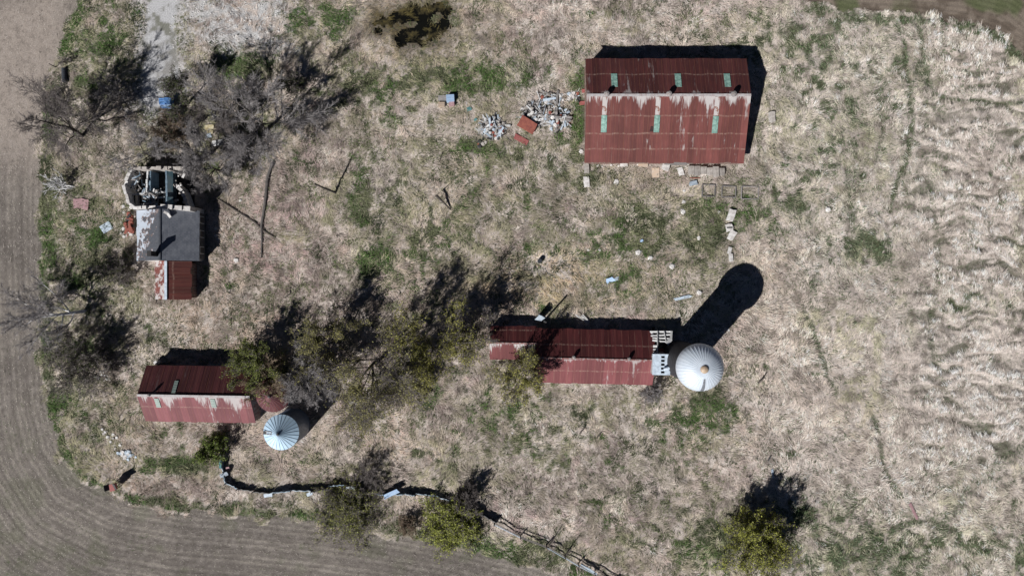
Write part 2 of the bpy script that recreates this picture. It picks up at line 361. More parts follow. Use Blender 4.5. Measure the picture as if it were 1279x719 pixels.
# ------------------------------------------------------------------ mesh helpers
def tag(o, label=None, cat=None, group=None, kind=None):
    if label: o['label'] = label
    if cat: o['category'] = cat; o['kind'] = 'thing'
    if group: o['group'] = group
    if kind: o['kind'] = kind
    return o
def empty(name, loc, rz=0.0, label=None, cat=None, group=None):
    o = bpy.data.objects.new(name, None); col.objects.link(o)
    o.location = loc; o.rotation_euler = (0, 0, rz); o.empty_display_size = .5
    return tag(o, label, cat, group)
class MB:
    def __init__(s): s.v = []; s.f = []; s.var = []; s.cols = []
    def poly(s, pts, var=.5, c=None):
        n = len(s.v); s.v += [tuple(p) for p in pts]; s.f.append(tuple(range(n, n + len(pts)))); s.var.append(var); s.cols.append(c)
    def box(s, c, size, mat=None, var=.5, taper=1.0):
        hx, hy, hh = size[0] / 2, size[1] / 2, size[2] / 2
        pts = [Vector((x * (taper if z > 0 else 1), y * (taper if z > 0 else 1), z)) for z in (-hh, hh) for x, y in ((-hx, -hy), (hx, -hy), (hx, hy), (-hx, hy))]
        if mat: pts = [mat @ p for p in pts]
        c = Vector(c); n = len(s.v); s.v += [tuple(p + c) for p in pts]
        for f in ((3, 2, 1, 0), (4, 5, 6, 7), (0, 1, 5, 4), (1, 2, 6, 5), (2, 3, 7, 6), (3, 0, 4, 7)):
            s.f.append(tuple(n + i for i in f)); s.var.append(var); s.cols.append(None)
    def bar(s, a, b, w, t, var=.5):
        a = Vector(a); b = Vector(b); d = b - a; L = d.length; d.normalize()
        up = Vector((0, 0, 1)) if abs(d.z) < .95 else Vector((0, 1, 0))
        y = up.cross(d).normalized(); z = d.cross(y)
        R = Matrix((d, y, z)).transposed()
        s.box((a + b) / 2, (L, w, t), R, var)
    def tube(s, pts, radii, n=6, cap=True):
        rings = []; pts = [Vector(p) for p in pts]
        for i, p in enumerate(pts):
            d = (pts[min(i + 1, len(pts) - 1)] - pts[max(i - 1, 0)])
            if d.length < 1e-6: d = Vector((0, 0, 1))
            d.normalize()
            u = d.cross(Vector((0, 0, 1)) if abs(d.z) < .9 else Vector((1, 0, 0))).normalized(); w = d.cross(u)
            k = len(s.v)
            for j in range(n):
                a = 2 * math.pi * j / n
                s.v.append(tuple(p + (u * math.cos(a) + w * math.sin(a)) * radii[i]))
            rings.append(k)
        for i in range(len(rings) - 1):
            for j in range(n):
                s.f.append((rings[i] + j, rings[i] + (j + 1) % n, rings[i + 1] + (j + 1) % n, rings[i + 1] + j)); s.var.append(.5); s.cols.append(None)
        if cap and n > 3:
            s.f.append(tuple(rings[0] + j for j in range(n - 1, -1, -1))); s.var.append(.5); s.cols.append(None)
            s.f.append(tuple(rings[-1] + j for j in range(n))); s.var.append(.5); s.cols.append(None)
    def lathe(s, prof, n=24, c=(0, 0, 0)):
        c = Vector(c); rings = []
        for r, z in prof:
            k = len(s.v)
            for j in range(n):
                a = 2 * math.pi * j / n
                s.v.append((c.x + r * math.cos(a), c.y + r * math.sin(a), c.z + z))
            rings.append(k)
        for i in range(len(rings) - 1):
            for j in range(n):
                s.f.append((rings[i] + j, rings[i] + (j + 1) % n, rings[i + 1] + (j + 1) % n, rings[i + 1] + j)); s.var.append(.5); s.cols.append(None)
    def build(s, name, mat, parent=None, smooth=False, loc=None):
        me = bpy.data.meshes.new(name)
        me.from_pydata(s.v, [], s.f)
        if any(v != .5 for v in s.var):
            a = me.attributes.new('Var', 'FLOAT', 'FACE'); a.data.foreach_set('value', s.var)
        else:
            a = me.attributes.new('Var', 'FLOAT', 'FACE'); a.data.foreach_set('value', [.5] * len(s.f))
        if any(c is not None for c in s.cols):
            a = me.attributes.new('Col', 'FLOAT_COLOR', 'FACE')
            a.data.foreach_set('color', np.array([(*(c or (.1, .1, .1)), 1) for c in s.cols], np.float32).ravel())
        me.materials.append(mat)
        if smooth: me.polygons.foreach_set('use_smooth', [True] * len(me.polygons))
        me.update()
        o = bpy.data.objects.new(name, me); col.objects.link(o)
        if parent: o.parent = parent
        if loc is not None: o.location = loc
        return o
def Rz(a): return Matrix.Rotation(a, 3, 'Z')
def Rxyz(a, b, c): return Matrix.Rotation(c, 3, 'Z') @ Matrix.Rotation(b, 3, 'Y') @ Matrix.Rotation(a, 3, 'X')

def slope(parent, name, x0, x1, ry, rz_, ey, ez, mat, sheet=.85, axis='x', seed=0, ragged=.06, holes=()):
    """one roof slope of overlapping sheets. local x along the ridge, local y down the slope"""
    rnd = random.Random(seed)
    run = ey - ry; drop = rz_ - ez
    Ls = math.hypot(run, drop)
    sg = 1 if run > 0 else -1
    c, s_ = abs(run) / Ls, drop / Ls
    if axis == 'x':
        lx = Vector((sg, 0, 0)); ly = Vector((0, sg * c, -s_)); loc = Vector(((x0 + x1) / 2, ry, rz_))
    else:
        lx = Vector((0, -sg, 0)); ly = Vector((sg * c, 0, -s_)); loc = Vector((ry, (x0 + x1) / 2, rz_))
    lz = lx.cross(ly)
    L = x1 - x0
    b = MB(); n = max(1, round(L / sheet)); w = L / n
    for i in range(n):
        xa = -L / 2 + i * w; xb = xa + w + .02
        ln = Ls + rnd.uniform(-ragged, ragged); var = rnd.random()
        t0, t1 = .0, .016
        rows = max(2, int(Ls / 1.2))
        prev = None
        for r in range(rows + 1):
            y = ln * r / rows
            zz = rnd.uniform(-.004, .004)
            cur = [(xa, y, t0 + zz), (xb, y, t1 + zz)]
            if prev:
                skip = any(hx0 < (xa + xb) / 2 < hx1 and hy0 < y - ln / rows / 2 < hy1 for hx0, hx1, hy0, hy1 in holes)
                if not skip:
                    b.poly([prev[0], prev[1], cur[1], cur[0]], var)
            prev = cur
        b.poly([(xa, ln, t0 + zz), (xb, ln, t1 + zz), (xb, ln, -.05), (xa, ln, -.05)], var)
    for sx in (-L / 2, L / 2 + .02):
        b.poly([(sx, 0, .02), (sx, Ls, .02), (sx, Ls, -.08), (sx, 0, -.08)], .5)
    o = b.build(name, mat, parent)
    o.matrix_local = Matrix.Translation(loc) @ Matrix((lx, ly, lz)).transposed().to_4x4()
    return o, Ls
def gable_walls(parent, L, yN, zN, yS, zS, yR, zR, mat, ins=.25, doors=()):
    b = MB()
    b.box((0, yN - ins, zN / 2 - .15), (L - 2 * ins, .14, zN + .2))
    b.build('wall', mat, parent)
    b = MB(); b.box((0, yS + ins, zS / 2 - .15), (L - 2 * ins, .14, zS + .2)); b.build('wall', mat, parent)
    for sx in (-1, 1):
        x = sx * (L / 2 - ins); b = MB()
        f = .12
        pr = [(yS + ins + .08, -.25), (yN - ins - .08, -.25), (yN - ins - .08, zN - f + .05), (yR, zR - f), (yS + ins + .08, zS - f + .05)]
        A = [(x - .07, y, z) for y, z in pr]; B = [(x + .07, y, z) for y, z in pr]
        b.poly(A[::-1]); b.poly(B)
        for i in range(5): b.poly([A[i], A[(i + 1) % 5], B[(i + 1) % 5], B[i]])
        b.build('wall', mat, parent)
def skylight(par, x, y, w, l, mat=None):
    b = MB(); b.box((0, 0, .02), (w, l, .05))
    for k in range(1, 5): b.box((0, -l / 2 + l * k / 5, .05), (w * .96, .03, .03))
    o = b.build('skylight', mat or M['sky_panel'], par, loc=(x, y, .04)); return o
def ventilator(par, loc, h=.9, r=.28):
    b = MB(); b.lathe([(r * .75, -.3), (r * .75, h * .55), (r * 1.25, h * .5), (r * 1.3, h * .62), (r * .9, h * .9), (.02, h)], 14)
    return b.build('ventilator', M['vent'], par, loc=loc)

# ------------------------------------------------------------------ buildings
def barn_frame(name, label, xW, xE, yN, zN, yR, zR, yS, zS, rot=0.0, cat='barn'):
    """all in photo pixels of ground truth (already freed from lean) -> root, local dims"""
    cx = (xW + xE) / 2; cy = yR
    root = empty(name, ((cx) * S, -(cy) * S, 0), rot, label, cat)
    L = (xE - xW) * S
    return root, L, (cy - yN) * S, (cy - yS) * S
def foot_rect(x0, x1, y0, y1):   # offsets in px from the picture centre
    return [(x0 * S, -y0 * S), (x1 * S, -y0 * S), (x1 * S, -y1 * S), (x0 * S, -y1 * S)]
FOOT += [foot_rect(88, 282, -277, -153), foot_rect(-446, -312, 95, 164), foot_rect(26, 173, 49, 118), foot_rect(-27, 30, 46, 88),
         foot_rect(-472, -385, -148, -30), foot_rect(-436, -392, -33, 14), foot_rect(172, 194, 80, 104)]

# big rust-red barn
def big_barn():
    root, L, yN, yS = barn_frame('barn', 'largest rust red barn with six green skylights near the top of the view', 88.5, 283, -277, 3.1, -228, 4.9, -152.5, 2.1)
    zR, zN, zS = 4.9, 3.1, 2.1
    gable_walls(root, L, yN, zN, yS, zS, 0, zR, M['barn_wall'], .3)
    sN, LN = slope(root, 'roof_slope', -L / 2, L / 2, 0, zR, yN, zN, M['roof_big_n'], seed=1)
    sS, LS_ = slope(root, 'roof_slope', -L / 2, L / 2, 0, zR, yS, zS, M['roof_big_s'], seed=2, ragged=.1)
    tag(sN, 'darker shaded north slope of the big barn'); tag(sS, 'sunlit south slope with white streaks under the ridge')
    # slope x runs west->east on the north, east->west on the south
    X = lambda px: ((px - 639.5) * .946 - (88.5 + 283) / 2) * S
    for px in (768.5, 849, 911): skylight(sN, X(px), 2.25, .8, 2.0)
    for px, yy in ((756, 3.65), (823, 3.65), (897, 3.75)):
        skylight(sS, -X(px), yy, .74, 2.2)
    for px, y0, y1 in ((756, .2, 2.5), (823, .2, 2.5), (897, .2, 2.6)):      # worn strips of bare sheet above the skylights
        b = MB(); b.box((0, 0, .005), (.62, y1 - y0, .02)); b.build('worn_sheet', M['roof_worn'], sS, loc=(-X(px) + (.0 if px != 836 else .1), (y0 + y1) / 2, .032))
    b = MB()       # torn sheet beside the middle skylight: shade of the gap painted as black strips
    for k in range(4): b.box((0.62 - .08 * k, 4.05 + .18 * k, .03), (.35 + .22 * k, .11, .02))
    b.build('roof_gap_shade', M['char_shade'], sS, loc=(-X(823), 0, .03))
    b = MB()
    for i in range(24):
        x = -L / 2 + L * i / 24; z = random.uniform(-.015, .015)
        b.box((x + L / 48, 0, zR + .05 + z), (L / 24 - .01, .34, .05))
    b.build('ridge_cap', M['ridge'], root)
    for px in (757.5, 835, 915.5): ventilator(root, (X(px), .02, zR + .1), .85, .30)
    b = MB(); b.box((2.0, yS + .12, 1.05), (3.2, .1, 2.1)); b.build('door', M['grey_wood'], root)
    return root
big_barn()

def left_barn():
    root, L, yN, yS = barn_frame('barn', 'rust red gabled barn left of the two round grain bins', -446, -312, 95, 2.5, 128.5, 4.7, 163.5, 2.4, math.radians(-.9))
    zR, zN, zS = 4.5, 2.3, 2.2
    gable_walls(root, L, yN, zN, yS, zS, 0, zR, M['barn_wall'], .25)
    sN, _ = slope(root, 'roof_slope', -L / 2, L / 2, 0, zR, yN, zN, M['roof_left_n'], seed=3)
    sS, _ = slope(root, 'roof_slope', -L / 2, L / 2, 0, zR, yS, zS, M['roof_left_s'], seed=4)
    tag(sN, 'dark shaded north slope with one skylight'); tag(sS, 'pinkish red sunlit south slope with white wear')
    skylight(sN, -2.7, 1.25, .5, 1.7, M['sky_dull']); skylight(sS, 4.95, 1.2, .6, 1.5, M['sky_dull']); skylight(sS, -2.4, 1.1, .6, 1.4, M['sky_dull'])
    b = MB()
    for i in range(16):
        b.box((-L / 2 + L * (i + .5) / 16, 0, zR + .05 + random.uniform(-.01, .01)), (L / 16 - .01, .3, .05))
    b.build('ridge_cap', M['ridge'], root)
    ventilator(root, (-L / 2 + 1.75, .12, zR), .6, .16)
left_barn()

def long_shed():
    root, L, yN, yS = barn_frame('long_shed', 'long low red shed with dark ridge beside the domed silo', 28, 173, 50.5, 1.9, 85, 3.7, 117.5, 1.8, math.radians(-1.2), 'shed')
    zR, zN, zS = 3.5, 1.7, 1.6
    gable_walls(root, L, yN, zN, yS, zS, 0, zR, M['barn_wall'], .2)
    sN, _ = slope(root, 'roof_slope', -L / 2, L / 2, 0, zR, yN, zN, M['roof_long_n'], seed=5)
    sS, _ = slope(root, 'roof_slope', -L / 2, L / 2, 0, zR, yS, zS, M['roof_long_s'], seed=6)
    tag(sN, 'dark maroon shaded north slope'); tag(sS, 'brighter red sunlit south slope')
    b = MB()
    for i in range(14):
        b.box((-L / 2 + L * (i + .5) / 14, -.05, zR + .05 + random.uniform(-.01, .01)), (L / 14 - .01, .2, .05))
    b.build('ridge_cap', M['ridge_rust'], root)
    ventilator(root, (-2.9, .15, zR - .05), .55, .2); ventilator(root, (4.4, .1, zR - .05), .55, .2)
    # annex on the west end, lower and narrower
    an = empty('lean_annex', ((-27 + 30) / 2 * S, -67 * S, 0), math.radians(-.6), 'short narrow annex at the west end of the long red shed', 'shed')
    La = 57 * S; zR2, zN2, zS2 = 2.7, 1.6, 1.55; yN2, yS2 = 20.5 * S, -21 * S
    gable_walls(an, La, yN2, zN2, yS2, zS2, 0, zR2, M['barn_wall'], .2)
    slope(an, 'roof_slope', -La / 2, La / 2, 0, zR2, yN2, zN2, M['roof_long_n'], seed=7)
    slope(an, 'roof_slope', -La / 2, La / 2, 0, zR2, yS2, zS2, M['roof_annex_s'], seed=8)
    b = MB(); b.box((0, 0, zR2 + .04), (La, .2, .05)); b.build('ridge_cap', M['ridge_rust'], an)
long_shed()

def collapsed_bay():
    # stripped rafters between the long shed and the silo
    c = P(827, 421, 2.2)
    root = empty('collapsed_shed_bay', (c.x, c.y, 0), math.radians(-1), 'open white rafter frame stripped of sheets between shed and silo', 'roof frame')
    def loc(px, py, z): return P(px, py, z) - Vector((c.x, c.y, 0))
    def raf(a, za, b_, zb, w=.2, t=.12, mat='white_wood'):
        b = MB(); b.bar(loc(*a, za), loc(*b_, zb), w, t); b.build('rafter', M[mat], root)
    raf((812, 414.5), 1.95, (839, 414), 1.9, .24)
    raf((813, 419.5), 2.2, (838, 417.5), 2.1)
    raf((815, 425), 2.45, (836, 427.5), 2.4, .22)
    raf((815, 422), 2.35, (838, 422.5), 2.25)
    raf((838.5, 413), 2.0, (838, 424), 2.35, .28)
    raf((838, 423), 2.3, (833, 429), 2.6, .5)
    raf((821, 413), 2.05, (821.5, 441), 3.3, .12)
    raf((816, 432.5), 2.9, (821, 432.5), 2.9, .3); raf((816, 436.5), 3.05, (821, 436.5), 3.05, .22); raf((816, 440.5), 3.2, (822, 440.5), 3.2, .3)
    raf((829, 413), 2.1, (832, 426), 2.5, .1)
    raf((812, 413.5), 1.8, (820, 424), 2.4, .16)
    for px, py, z in ((814, 414.5, 1.8), (838.5, 414, 1.9), (837, 425, 2.2), (822, 440, 3.1)):
        p = loc(px, py, z); b = MB(); b.box((p.x, p.y, z / 2 - .1), (.14, .14, z)); b.build('post', M['grey_wood'], root)
    b = MB(); p0 = loc(829, 437, 2.2); p1 = loc(837, 456, 2.2); b.bar(p0, p1, .18, .12); b.bar(loc(829, 437, 2.0), loc(821, 437, 2.6), .5, .1); b.build('beam', M['rust'], root)
    b = MB(); p = loc(827, 427, 0); b.box((p.x, p.y, .06), (2.9, 4.2, .06)); b.build('floor', M['char_shade'], root)  # black sheet below the open rafters stands in for shade
collapsed_bay()

def feed_room():
    c = P(826, 455, 4.0)
    root = empty('feed_room', (c.x, c.y, 0), math.radians(-1), 'small white flat roofed feed room with slotted vent beside the silo', 'feed room')
    w, d, h = 2.35, 2.75, 4.0
    b = MB()
    for x, y, sx, sy in ((0, d / 2 - .1, w - .2, .12), (0, -d / 2 + .1, w - .2, .12), (-w / 2 + .1, 0, .12, d - .44), (w / 2 - .1, 0, .12, d - .44)):
        b.box((x, y, h / 2 - .15), (sx, sy, h + .1))
    b.build('wall', M['white_wood'], root)
    b = MB()
    b.box((-.61, 0, h + .03), (1.13, d, .07))
    b.box((.80, 0, h + .03), (.74, d, .07))
    for k in range(6): b.box((.193, -1.26 + k * .504, h + .03), (.47, .2 if 0 < k < 5 else .24, .07))
    b.build('roof', M['bluewhite'], root)
    b = MB(); b.box((.2, 0, h - .25), (.7, d - .5, .02)); b.build('slot_shade_sheet', M['char_shade'], root)  # black sheet added under the slots to paint the dark inside
feed_room()

def silo():
    hE = 10.5; k = 1 - hE / H
    c = P(873.8, 458.4, hE)
    R = 2.47; RR = 2.9
    root = empty('silo', (c.x, c.y, 0), 0, 'tall round silo with ribbed silver dome casting the long shadow', 'silo')
    b = MB(); prof = []
    z = -.3
    while z < hE:
        prof += [(R, z), (R, z + .74), (R + .03, z + .76), (R + .03, z + .82), (R, z + .84)]
        z += .9
    b.lathe(prof, 48); b.build('wall', M['stave'], root, smooth=True)
    b = MB(); rise = 2.15
    prof = [(RR, -.12), (RR, 0)] + [(RR * math.cos(a), rise * math.sin(a)) for a in np.linspace(.06, 1.42, 14)] + [(.01, rise)]
    b.lathe(prof, 72); ro = b.build('dome', M['silo_roof'], root, smooth=True, loc=(0, 0, hE))
    for i in range(40):
        a = 2 * math.pi * i / 40
        if abs(a - math.radians(283)) < .05: continue
        b = MB() if i == 0 else b
        pts = [Vector((math.cos(a) * RR * math.cos(t), math.sin(a) * RR * math.cos(t), rise * math.sin(t) + .01)) for t in np.linspace(.03, 1.40, 9)]
        b.tube(pts, [.035] * 9, 4, False)
    b.build('rib', M['silo_roof'], ro)
    b = MB(); b.lathe([(.48, 0), (.5, .1), (.44, .22), (.28, .33), (.02, .38)], 24); b.build('cap', M['brass'], ro, smooth=True, loc=(0, 0, rise - .1))
    # filler hatch panel: a darker gore of the dome
    b = MB()
    ts = np.linspace(.03, 1.15, 8)
    for i in range(7):
        q = []
        for t, s_ in ((ts[i], -1), (ts[i], 1), (ts[i + 1], 1), (ts[i + 1], -1)):
            a = math.radians(272) + s_ * .085
            q.append((math.cos(a) * RR * 1.012 * math.cos(t), math.sin(a) * RR * 1.012 * math.cos(t), rise * math.sin(t) * 1.012 + .02))
        b.poly(q)
    b.build('hatch', mat_noise('dull_hatch_metal', (.14, .15, .17), (.2, .21, .23), 2, rough=.5, bump=.1), ro)
    b = MB(); b.tube([(-R - .5, -1.0, 4.3), (-R - .1, -.85, 4.5), (-R + .3, -.7, 4.55)], [.2, .2, .2], 10); b.build('pipe', M['bluewhite'], root)
silo()

def grain_bin(name, label, px, py, r_px, hE, rise, roofmat, ribs, wallmat):
    k = 1 - hE / H
    c = P(px, py, hE); RR = r_px * S * k; R = RR - .1
    root = empty(name, (c.x, c.y, 0), 0, label, 'grain bin')
    b = MB(); prof = []; z = -.2
    while z < hE - .02:
        prof += [(R, z), (R + .025, z + .12)]; z += .24
    prof.append((R, hE)); b.lathe(prof, 40); b.build('wall', wallmat, root, smooth=True)
    b = MB(); b.lathe([(RR, -.08), (RR, 0)], ribs * 2); b.lathe([(RR, 0), (RR * .5, rise * .5), (.18, rise * .94)], ribs * 2); ro = b.build('roof', roofmat, root, smooth=True, loc=(0, 0, hE))
    b = MB()
    for i in range(ribs):
        a = 2 * math.pi * (i + .3) / ribs
        b.tube([(math.cos(a) * RR, math.sin(a) * RR, .02), (math.cos(a) * .2, math.sin(a) * .2, rise * .94)], [.02, .016], 4, False)
    b.build('rib', M['dullblue'] if roofmat == M['galv_roof'] else M['pink'], ro)
    b = MB(); b.lathe([(.17, -.05), (.18, .10), (.14, .16), (.02, .2)], 16); b.build('cap', M['dark_metal'], ro, loc=(0, 0, rise * .94))
    FOOT.append([(c.x + R * math.cos(a), c.y + R * math.sin(a)) for a in np.linspace(0, 6.283, 13)[:-1]])
    return root, ro, RR
g1, ro1, RR1 = grain_bin('grain_bin', 'round grain bin with pale blue metal cone roof', 351.3, 539.5, 22.3, 5.2, 1.35, M['galv_roof'], 26, M['galv'])
b = MB()      # ladder / hatch on the west side of the cone
for k_ in range(5): b.box((-1.0 - .25 * k_, .0, 1.35 * .94 * (1 - (1.0 + .25 * k_) / RR1) + .12), (.06, .4, .05))
b.box((-1.5, .21, 1.35 * .94 * (1 - 1.5 / RR1) + .11), (1.1, .05, .05), Rxyz(0, -.52, 0)); b.box((-1.5, -.21, 1.35 * .94 * (1 - 1.5 / RR1) + .11), (1.1, .05, .05), Rxyz(0, -.52, 0))
b.build('roof_ladder', M['white_wood'], ro1)
b = MB(); b.box((-RR1 + .32, .0, .26), (.45, .42, .14)); b.build('hatch', M['dark_metal'], ro1)
grain_bin('grain_bin', 'round grain bin with rusty red cone roof half under bare branches', 341, 493, 21.5, 4.6, 1.5, M['roof_bin_red'], 24, M['galv'])

def house():
    c = Vector((-419 * S, 63.5 * S, 0))
    root = empty('ruined_house', c, 0, 'ruined stone farmhouse with slate roof and roofless burnt north half', 'house')
    L = 61 * S; w = 38.4 * S; zE, zR = 2.3, 4.5
    # main half: ridge runs north-south
    for sx in (-1, 1):
        b = MB(); b.box((sx * (w - .35), 0, zE / 2 - .1), (.4, L - .5, zE + .1)); b.build('wall', M['dark_wall'] if sx > 0 else M['white_stone'], root)
    for sy in (-1, 1):
        y = sy * (L / 2 - .25); b = MB()
        pr = [(-w + .56, -.2), (w - .56, -.2), (w - .56, zE), (0, zR - .2), (-w + .56, zE)]
        A = [(x, y - .2, z) for x, z in pr]; B = [(x, y + .2, z) for x, z in pr]
        b.poly(A); b.poly(B[::-1])
        for i in range(5): b.poly([A[(i + 1) % 5], A[i], B[i], B[(i + 1) % 5]])
        b.build('wall', M['white_stone'], root)
    sW, LW = slope(root, 'roof_slope', -L / 2, L / 2, 0, zR, -w, zE, mat_peel(), sheet=1.2, axis='y', seed=11, ragged=.14)
    sE, LE = slope(root, 'roof_slope', -L / 2, L / 2, 0, zR, w, zE, M['shingle_roof'], sheet=1.6, axis='y', seed=12, ragged=.05)
    tag(sW, 'peeling west slope worn to pale boards'); tag(sE, 'intact dark slate east slope')
    b = MB(); b.box((0, 0, zR + .02), (.24, L, .05)); b.build('ridge_cap', M['shingle'], root)
    b = MB(); b.box((0, 0, 0), (.42, .62, 2.3)); b.box((0, 0, 1.19), (.52, .72, .1)); b.build('chimney', M['char_shade'], root, loc=(-.55, -L / 2 + .8, zR + .35))
    for y in (-1.9, .3, 2.2):
        b = MB(); b.box((w - .13, y, 1.35), (.06, 1.0, 1.25)); f = b.build('window', M['white_wood'], root)
        b = MB(); b.box((w - .085, y, 1.35), (.04, .8, 1.05)); b.build('pane', M['dark_metal'], f)
    for pts in ([(204.5, 264.5), (209, 266.5), (213, 271.5)], [(237, 271), (240, 267.5), (245, 269.5)]):
        b = MB()
        for a, d in zip(pts[:-1], pts[1:]):
            zz = 4.5 - abs((a[0] - 639.5) * .962 + 419) * S * .52 + .1
            zz2 = 4.5 - abs((d[0] - 639.5) * .962 + 419) * S * .52 + .1
            b.bar(P(a[0], a[1], zz) - c, P(d[0], d[1], zz2) - c, .32, .08)
        b.build('torn_flashing', M['white_stone'], root)
    # roofless half
    rnd = random.Random(5)
    def ruin(pts, hts, th, mat='white_stone', name='stone_wall', jag=.3):
        b = MB()
        for (a, d), h in zip(zip(pts[:-1], pts[1:]), hts):
            A = P(a[0], a[1], h) - c; D = P(d[0], d[1], h) - c; A.z = D.z = 0
            n = max(2, int((D - A).length / .55)); ang = math.atan2(D.y - A.y, D.x - A.x)
            for i in range(n):
                q = A.lerp(D, (i + .5) / n); hh = h + rnd.uniform(-jag, jag * .5)
                b.box((q.x, q.y, hh / 2 - .15), ((D - A).length / n + .006 * (i % 2), th + rnd.uniform(-.06, .06), hh + .3), Rz(ang), taper=.93)
        return b.build(name, M[mat], root)
    ruin([(164, 210), (154.5, 231), (160, 254), (168, 260.5)], [2.7, 2.7, 2.6], .42)
    ruin([(163, 210), (183, 209.5), (208, 209.5), (231, 210)], [2.8, 2.5, 2.3], .4, 'stone')
    ruin([(217, 230), (226, 238)], [2.1], .5); ruin([(226.5, 239), (233, 257)], [2.0], .5)
    ruin([(232, 211), (227, 222)], [2.2], .36)
    ruin([(166, 259.5), (199, 258)], [3.4], .4)
    ruin([(199, 257.5), (238, 260.5)], [4.0], .6)
    ruin([(183.5, 213), (182.5, 240)], [2.5], .2, 'white_wood', 'partition', .15)
    ruin([(187.5, 213), (186.5, 238)], [2.3], .22, 'dullblue', 'partition', .15)
    ruin([(207.5, 213), (208, 257)], [2.7], .25, 'dullblue', 'partition', .05)
    b = MB(); A = P(209, 213, 2.5) - c; D = P(217, 256, 1.0) - c
    b.poly([P(209, 214, 2.75) - c, P(209, 240, 2.75) - c, P(216, 240, 2.3) - c, P(216, 214, 2.3) - c])
    b.poly([P(209, 246, 2.75) - c, P(209, 255, 2.75) - c, P(217, 255, 2.2) - c, P(216, 246, 2.3) - c])
    b.build('leaning_panel', M['teal'], root)
    b = MB(); q = P(197, 235, 0) - c
    b.poly([P(x, y, .12) - c for x, y in ((176, 262), (243, 262), (243, 218), (234, 214), (176, 214), (168, 232))][::1])
    b.build('burnt_shade_floor', M['char_shade'], root)  # charred black floor also paints the shade of a deep interior
    # joists across the middle and fallen boards
    for i, px in enumerate((168, 173, 178, 189, 193, 197, 201, 205)):
        b = MB(); b.bar(P(px, 241, 1.3) - c, P(px + .5, 259, 1.4) - c, .12, .16); b.build('joist', M['grey_wood'] if i % 2 else M['char_shade'], root)
    for (a, d) in (((164, 243), (207, 239.5)), ((186, 247), (206, 246.5)), ((176, 256), (196, 252.5))):
        b = MB(); b.bar(P(*a, 1.5) - c, P(*d, 1.55) - c, .22, .16); b.build('beam', M['white_wood'], root)
    for i in range(130):
        px = rnd.uniform(169, 184) if i < 55 else rnd.uniform(188, 207); py = rnd.uniform(212, 240) if i < 55 else rnd.uniform(238, 258)
        q = P(px, py, 0) - c; z = rnd.uniform(.9, 2.3); a = rnd.uniform(0, 3.14); l = rnd.uniform(.25, .9)
        d = Vector((math.cos(a), math.sin(a), rnd.uniform(-.3, .3))) * l / 2; q.z = z
        b = MB(); b.bar(q - d, q + d, rnd.uniform(.08, .22), .05); b.build('fallen_board', rnd.choice([M['grey_wood'], M['white_wood'], M['dullblue'], M['char_shade'], M['grey_wood'], M['bluewhite']]), root)
    for i in range(34):
        px, py = rnd.choice([(rnd.uniform(163, 200), 259), (rnd.uniform(210, 232), rnd.uniform(212, 256))]); q = P(px, py, 2.0) - c
        b = MB(); rock_into(b, q, rnd.uniform(.1, .24), rnd); b.build('fallen_stone', M[rnd.choice(['white_stone', 'stone', 'stone'])], root)

def rock_into(b, c, r, rnd, flat=.6):
    """angular stone: jittered two-ring hull"""
    n = 7; c = Vector(c); k = len(b.v)
    a0 = rnd.random() * 6
    for ring, (rr, z) in enumerate(((1.0, -.5), (1.1, 0.0), (.72, .75))):
        for j in range(n):
            a = a0 + 6.283 * j / n; q = rr * r * rnd.uniform(.75, 1.15)
            b.v.append(tuple(c + Vector((math.cos(a) * q, math.sin(a) * q, z * r * flat * rnd.uniform(.8, 1.1)))))
    for ring in range(2):
        for j in range(n):
            b.f.append((k + ring * n + j, k + ring * n + (j + 1) % n, k + (ring + 1) * n + (j + 1) % n, k + (ring + 1) * n + j)); b.var.append(.5); b.cols.append(None)
    b.f.append(tuple(k + 2 * n + j for j in range(n))); b.var.append(.5); b.cols.append(None)

def mat_peel():
    m, nt, b = new_mat('peeling_shingles')
    v, tc = coords(nt)
    sep = node(nt, 'ShaderNodeSeparateXYZ', {0: tc.outputs['Object']})
    n = noise(nt, v, 1.1, 5, .65); n2 = noise(nt, v, 5, 4, .7)
    f = math_(nt, 'ADD', n, maprange(nt, sep.outputs[1], 0, 5.0, -.13, .15))
    f = math_(nt, 'ADD', f, maprange(nt, sep.outputs[0], -3.6, 3.6, -.09, .09))
    c = mixc(nt, maprange(nt, n2, .35, .65), (.045, .05, .062), (.085, .09, .105))
    c = mixc(nt, maprange(nt, f, .53, .57), c, (.40, .44, .50))
    c = mixc(nt, math_(nt, 'MULTIPLY', maprange(nt, f, .50, .53), maprange(nt, f, .56, .53)), c, (.2, .12, .09))
    nt.links.new(c, b.inputs['Base Color']); b.inputs['Roughness'].default_value = .85
    bp = node(nt, 'ShaderNodeBump', {'Strength': .5, 'Distance': .04, 'Height': n2}); nt.links.new(bp.outputs[0], b.inputs['Normal'])
    return m
def mat_shingle_roof():
    m, nt, b = new_mat('slate_roof_courses')
    v, tc = coords(nt)
    br = node(nt, 'ShaderNodeTexBrick', {'Vector': v, 'Color1': (.105, .115, .14, 1), 'Color2': (.15, .16, .19, 1), 'Mortar': (.06, .065, .08, 1), 'Scale': 1.0, 'Mortar Size': .012, 'Brick Width': .42, 'Row Height': .24})
    n = noise(nt, v, .9, 5); c = mixc(nt, maprange(nt, n, .42, .72, 0, .85), br.outputs[0], (.20, .21, .235))
    nt.links.new(c, b.inputs['Base Color']); b.inputs['Roughness'].default_value = .85
    bp = node(nt, 'ShaderNodeBump', {'Strength': .5, 'Distance': .03, 'Height': noise(nt, v, 9)}); nt.links.new(bp.outputs[0], b.inputs['Normal'])
    return m
M['shingle_roof'] = mat_shingle_roof()
house()

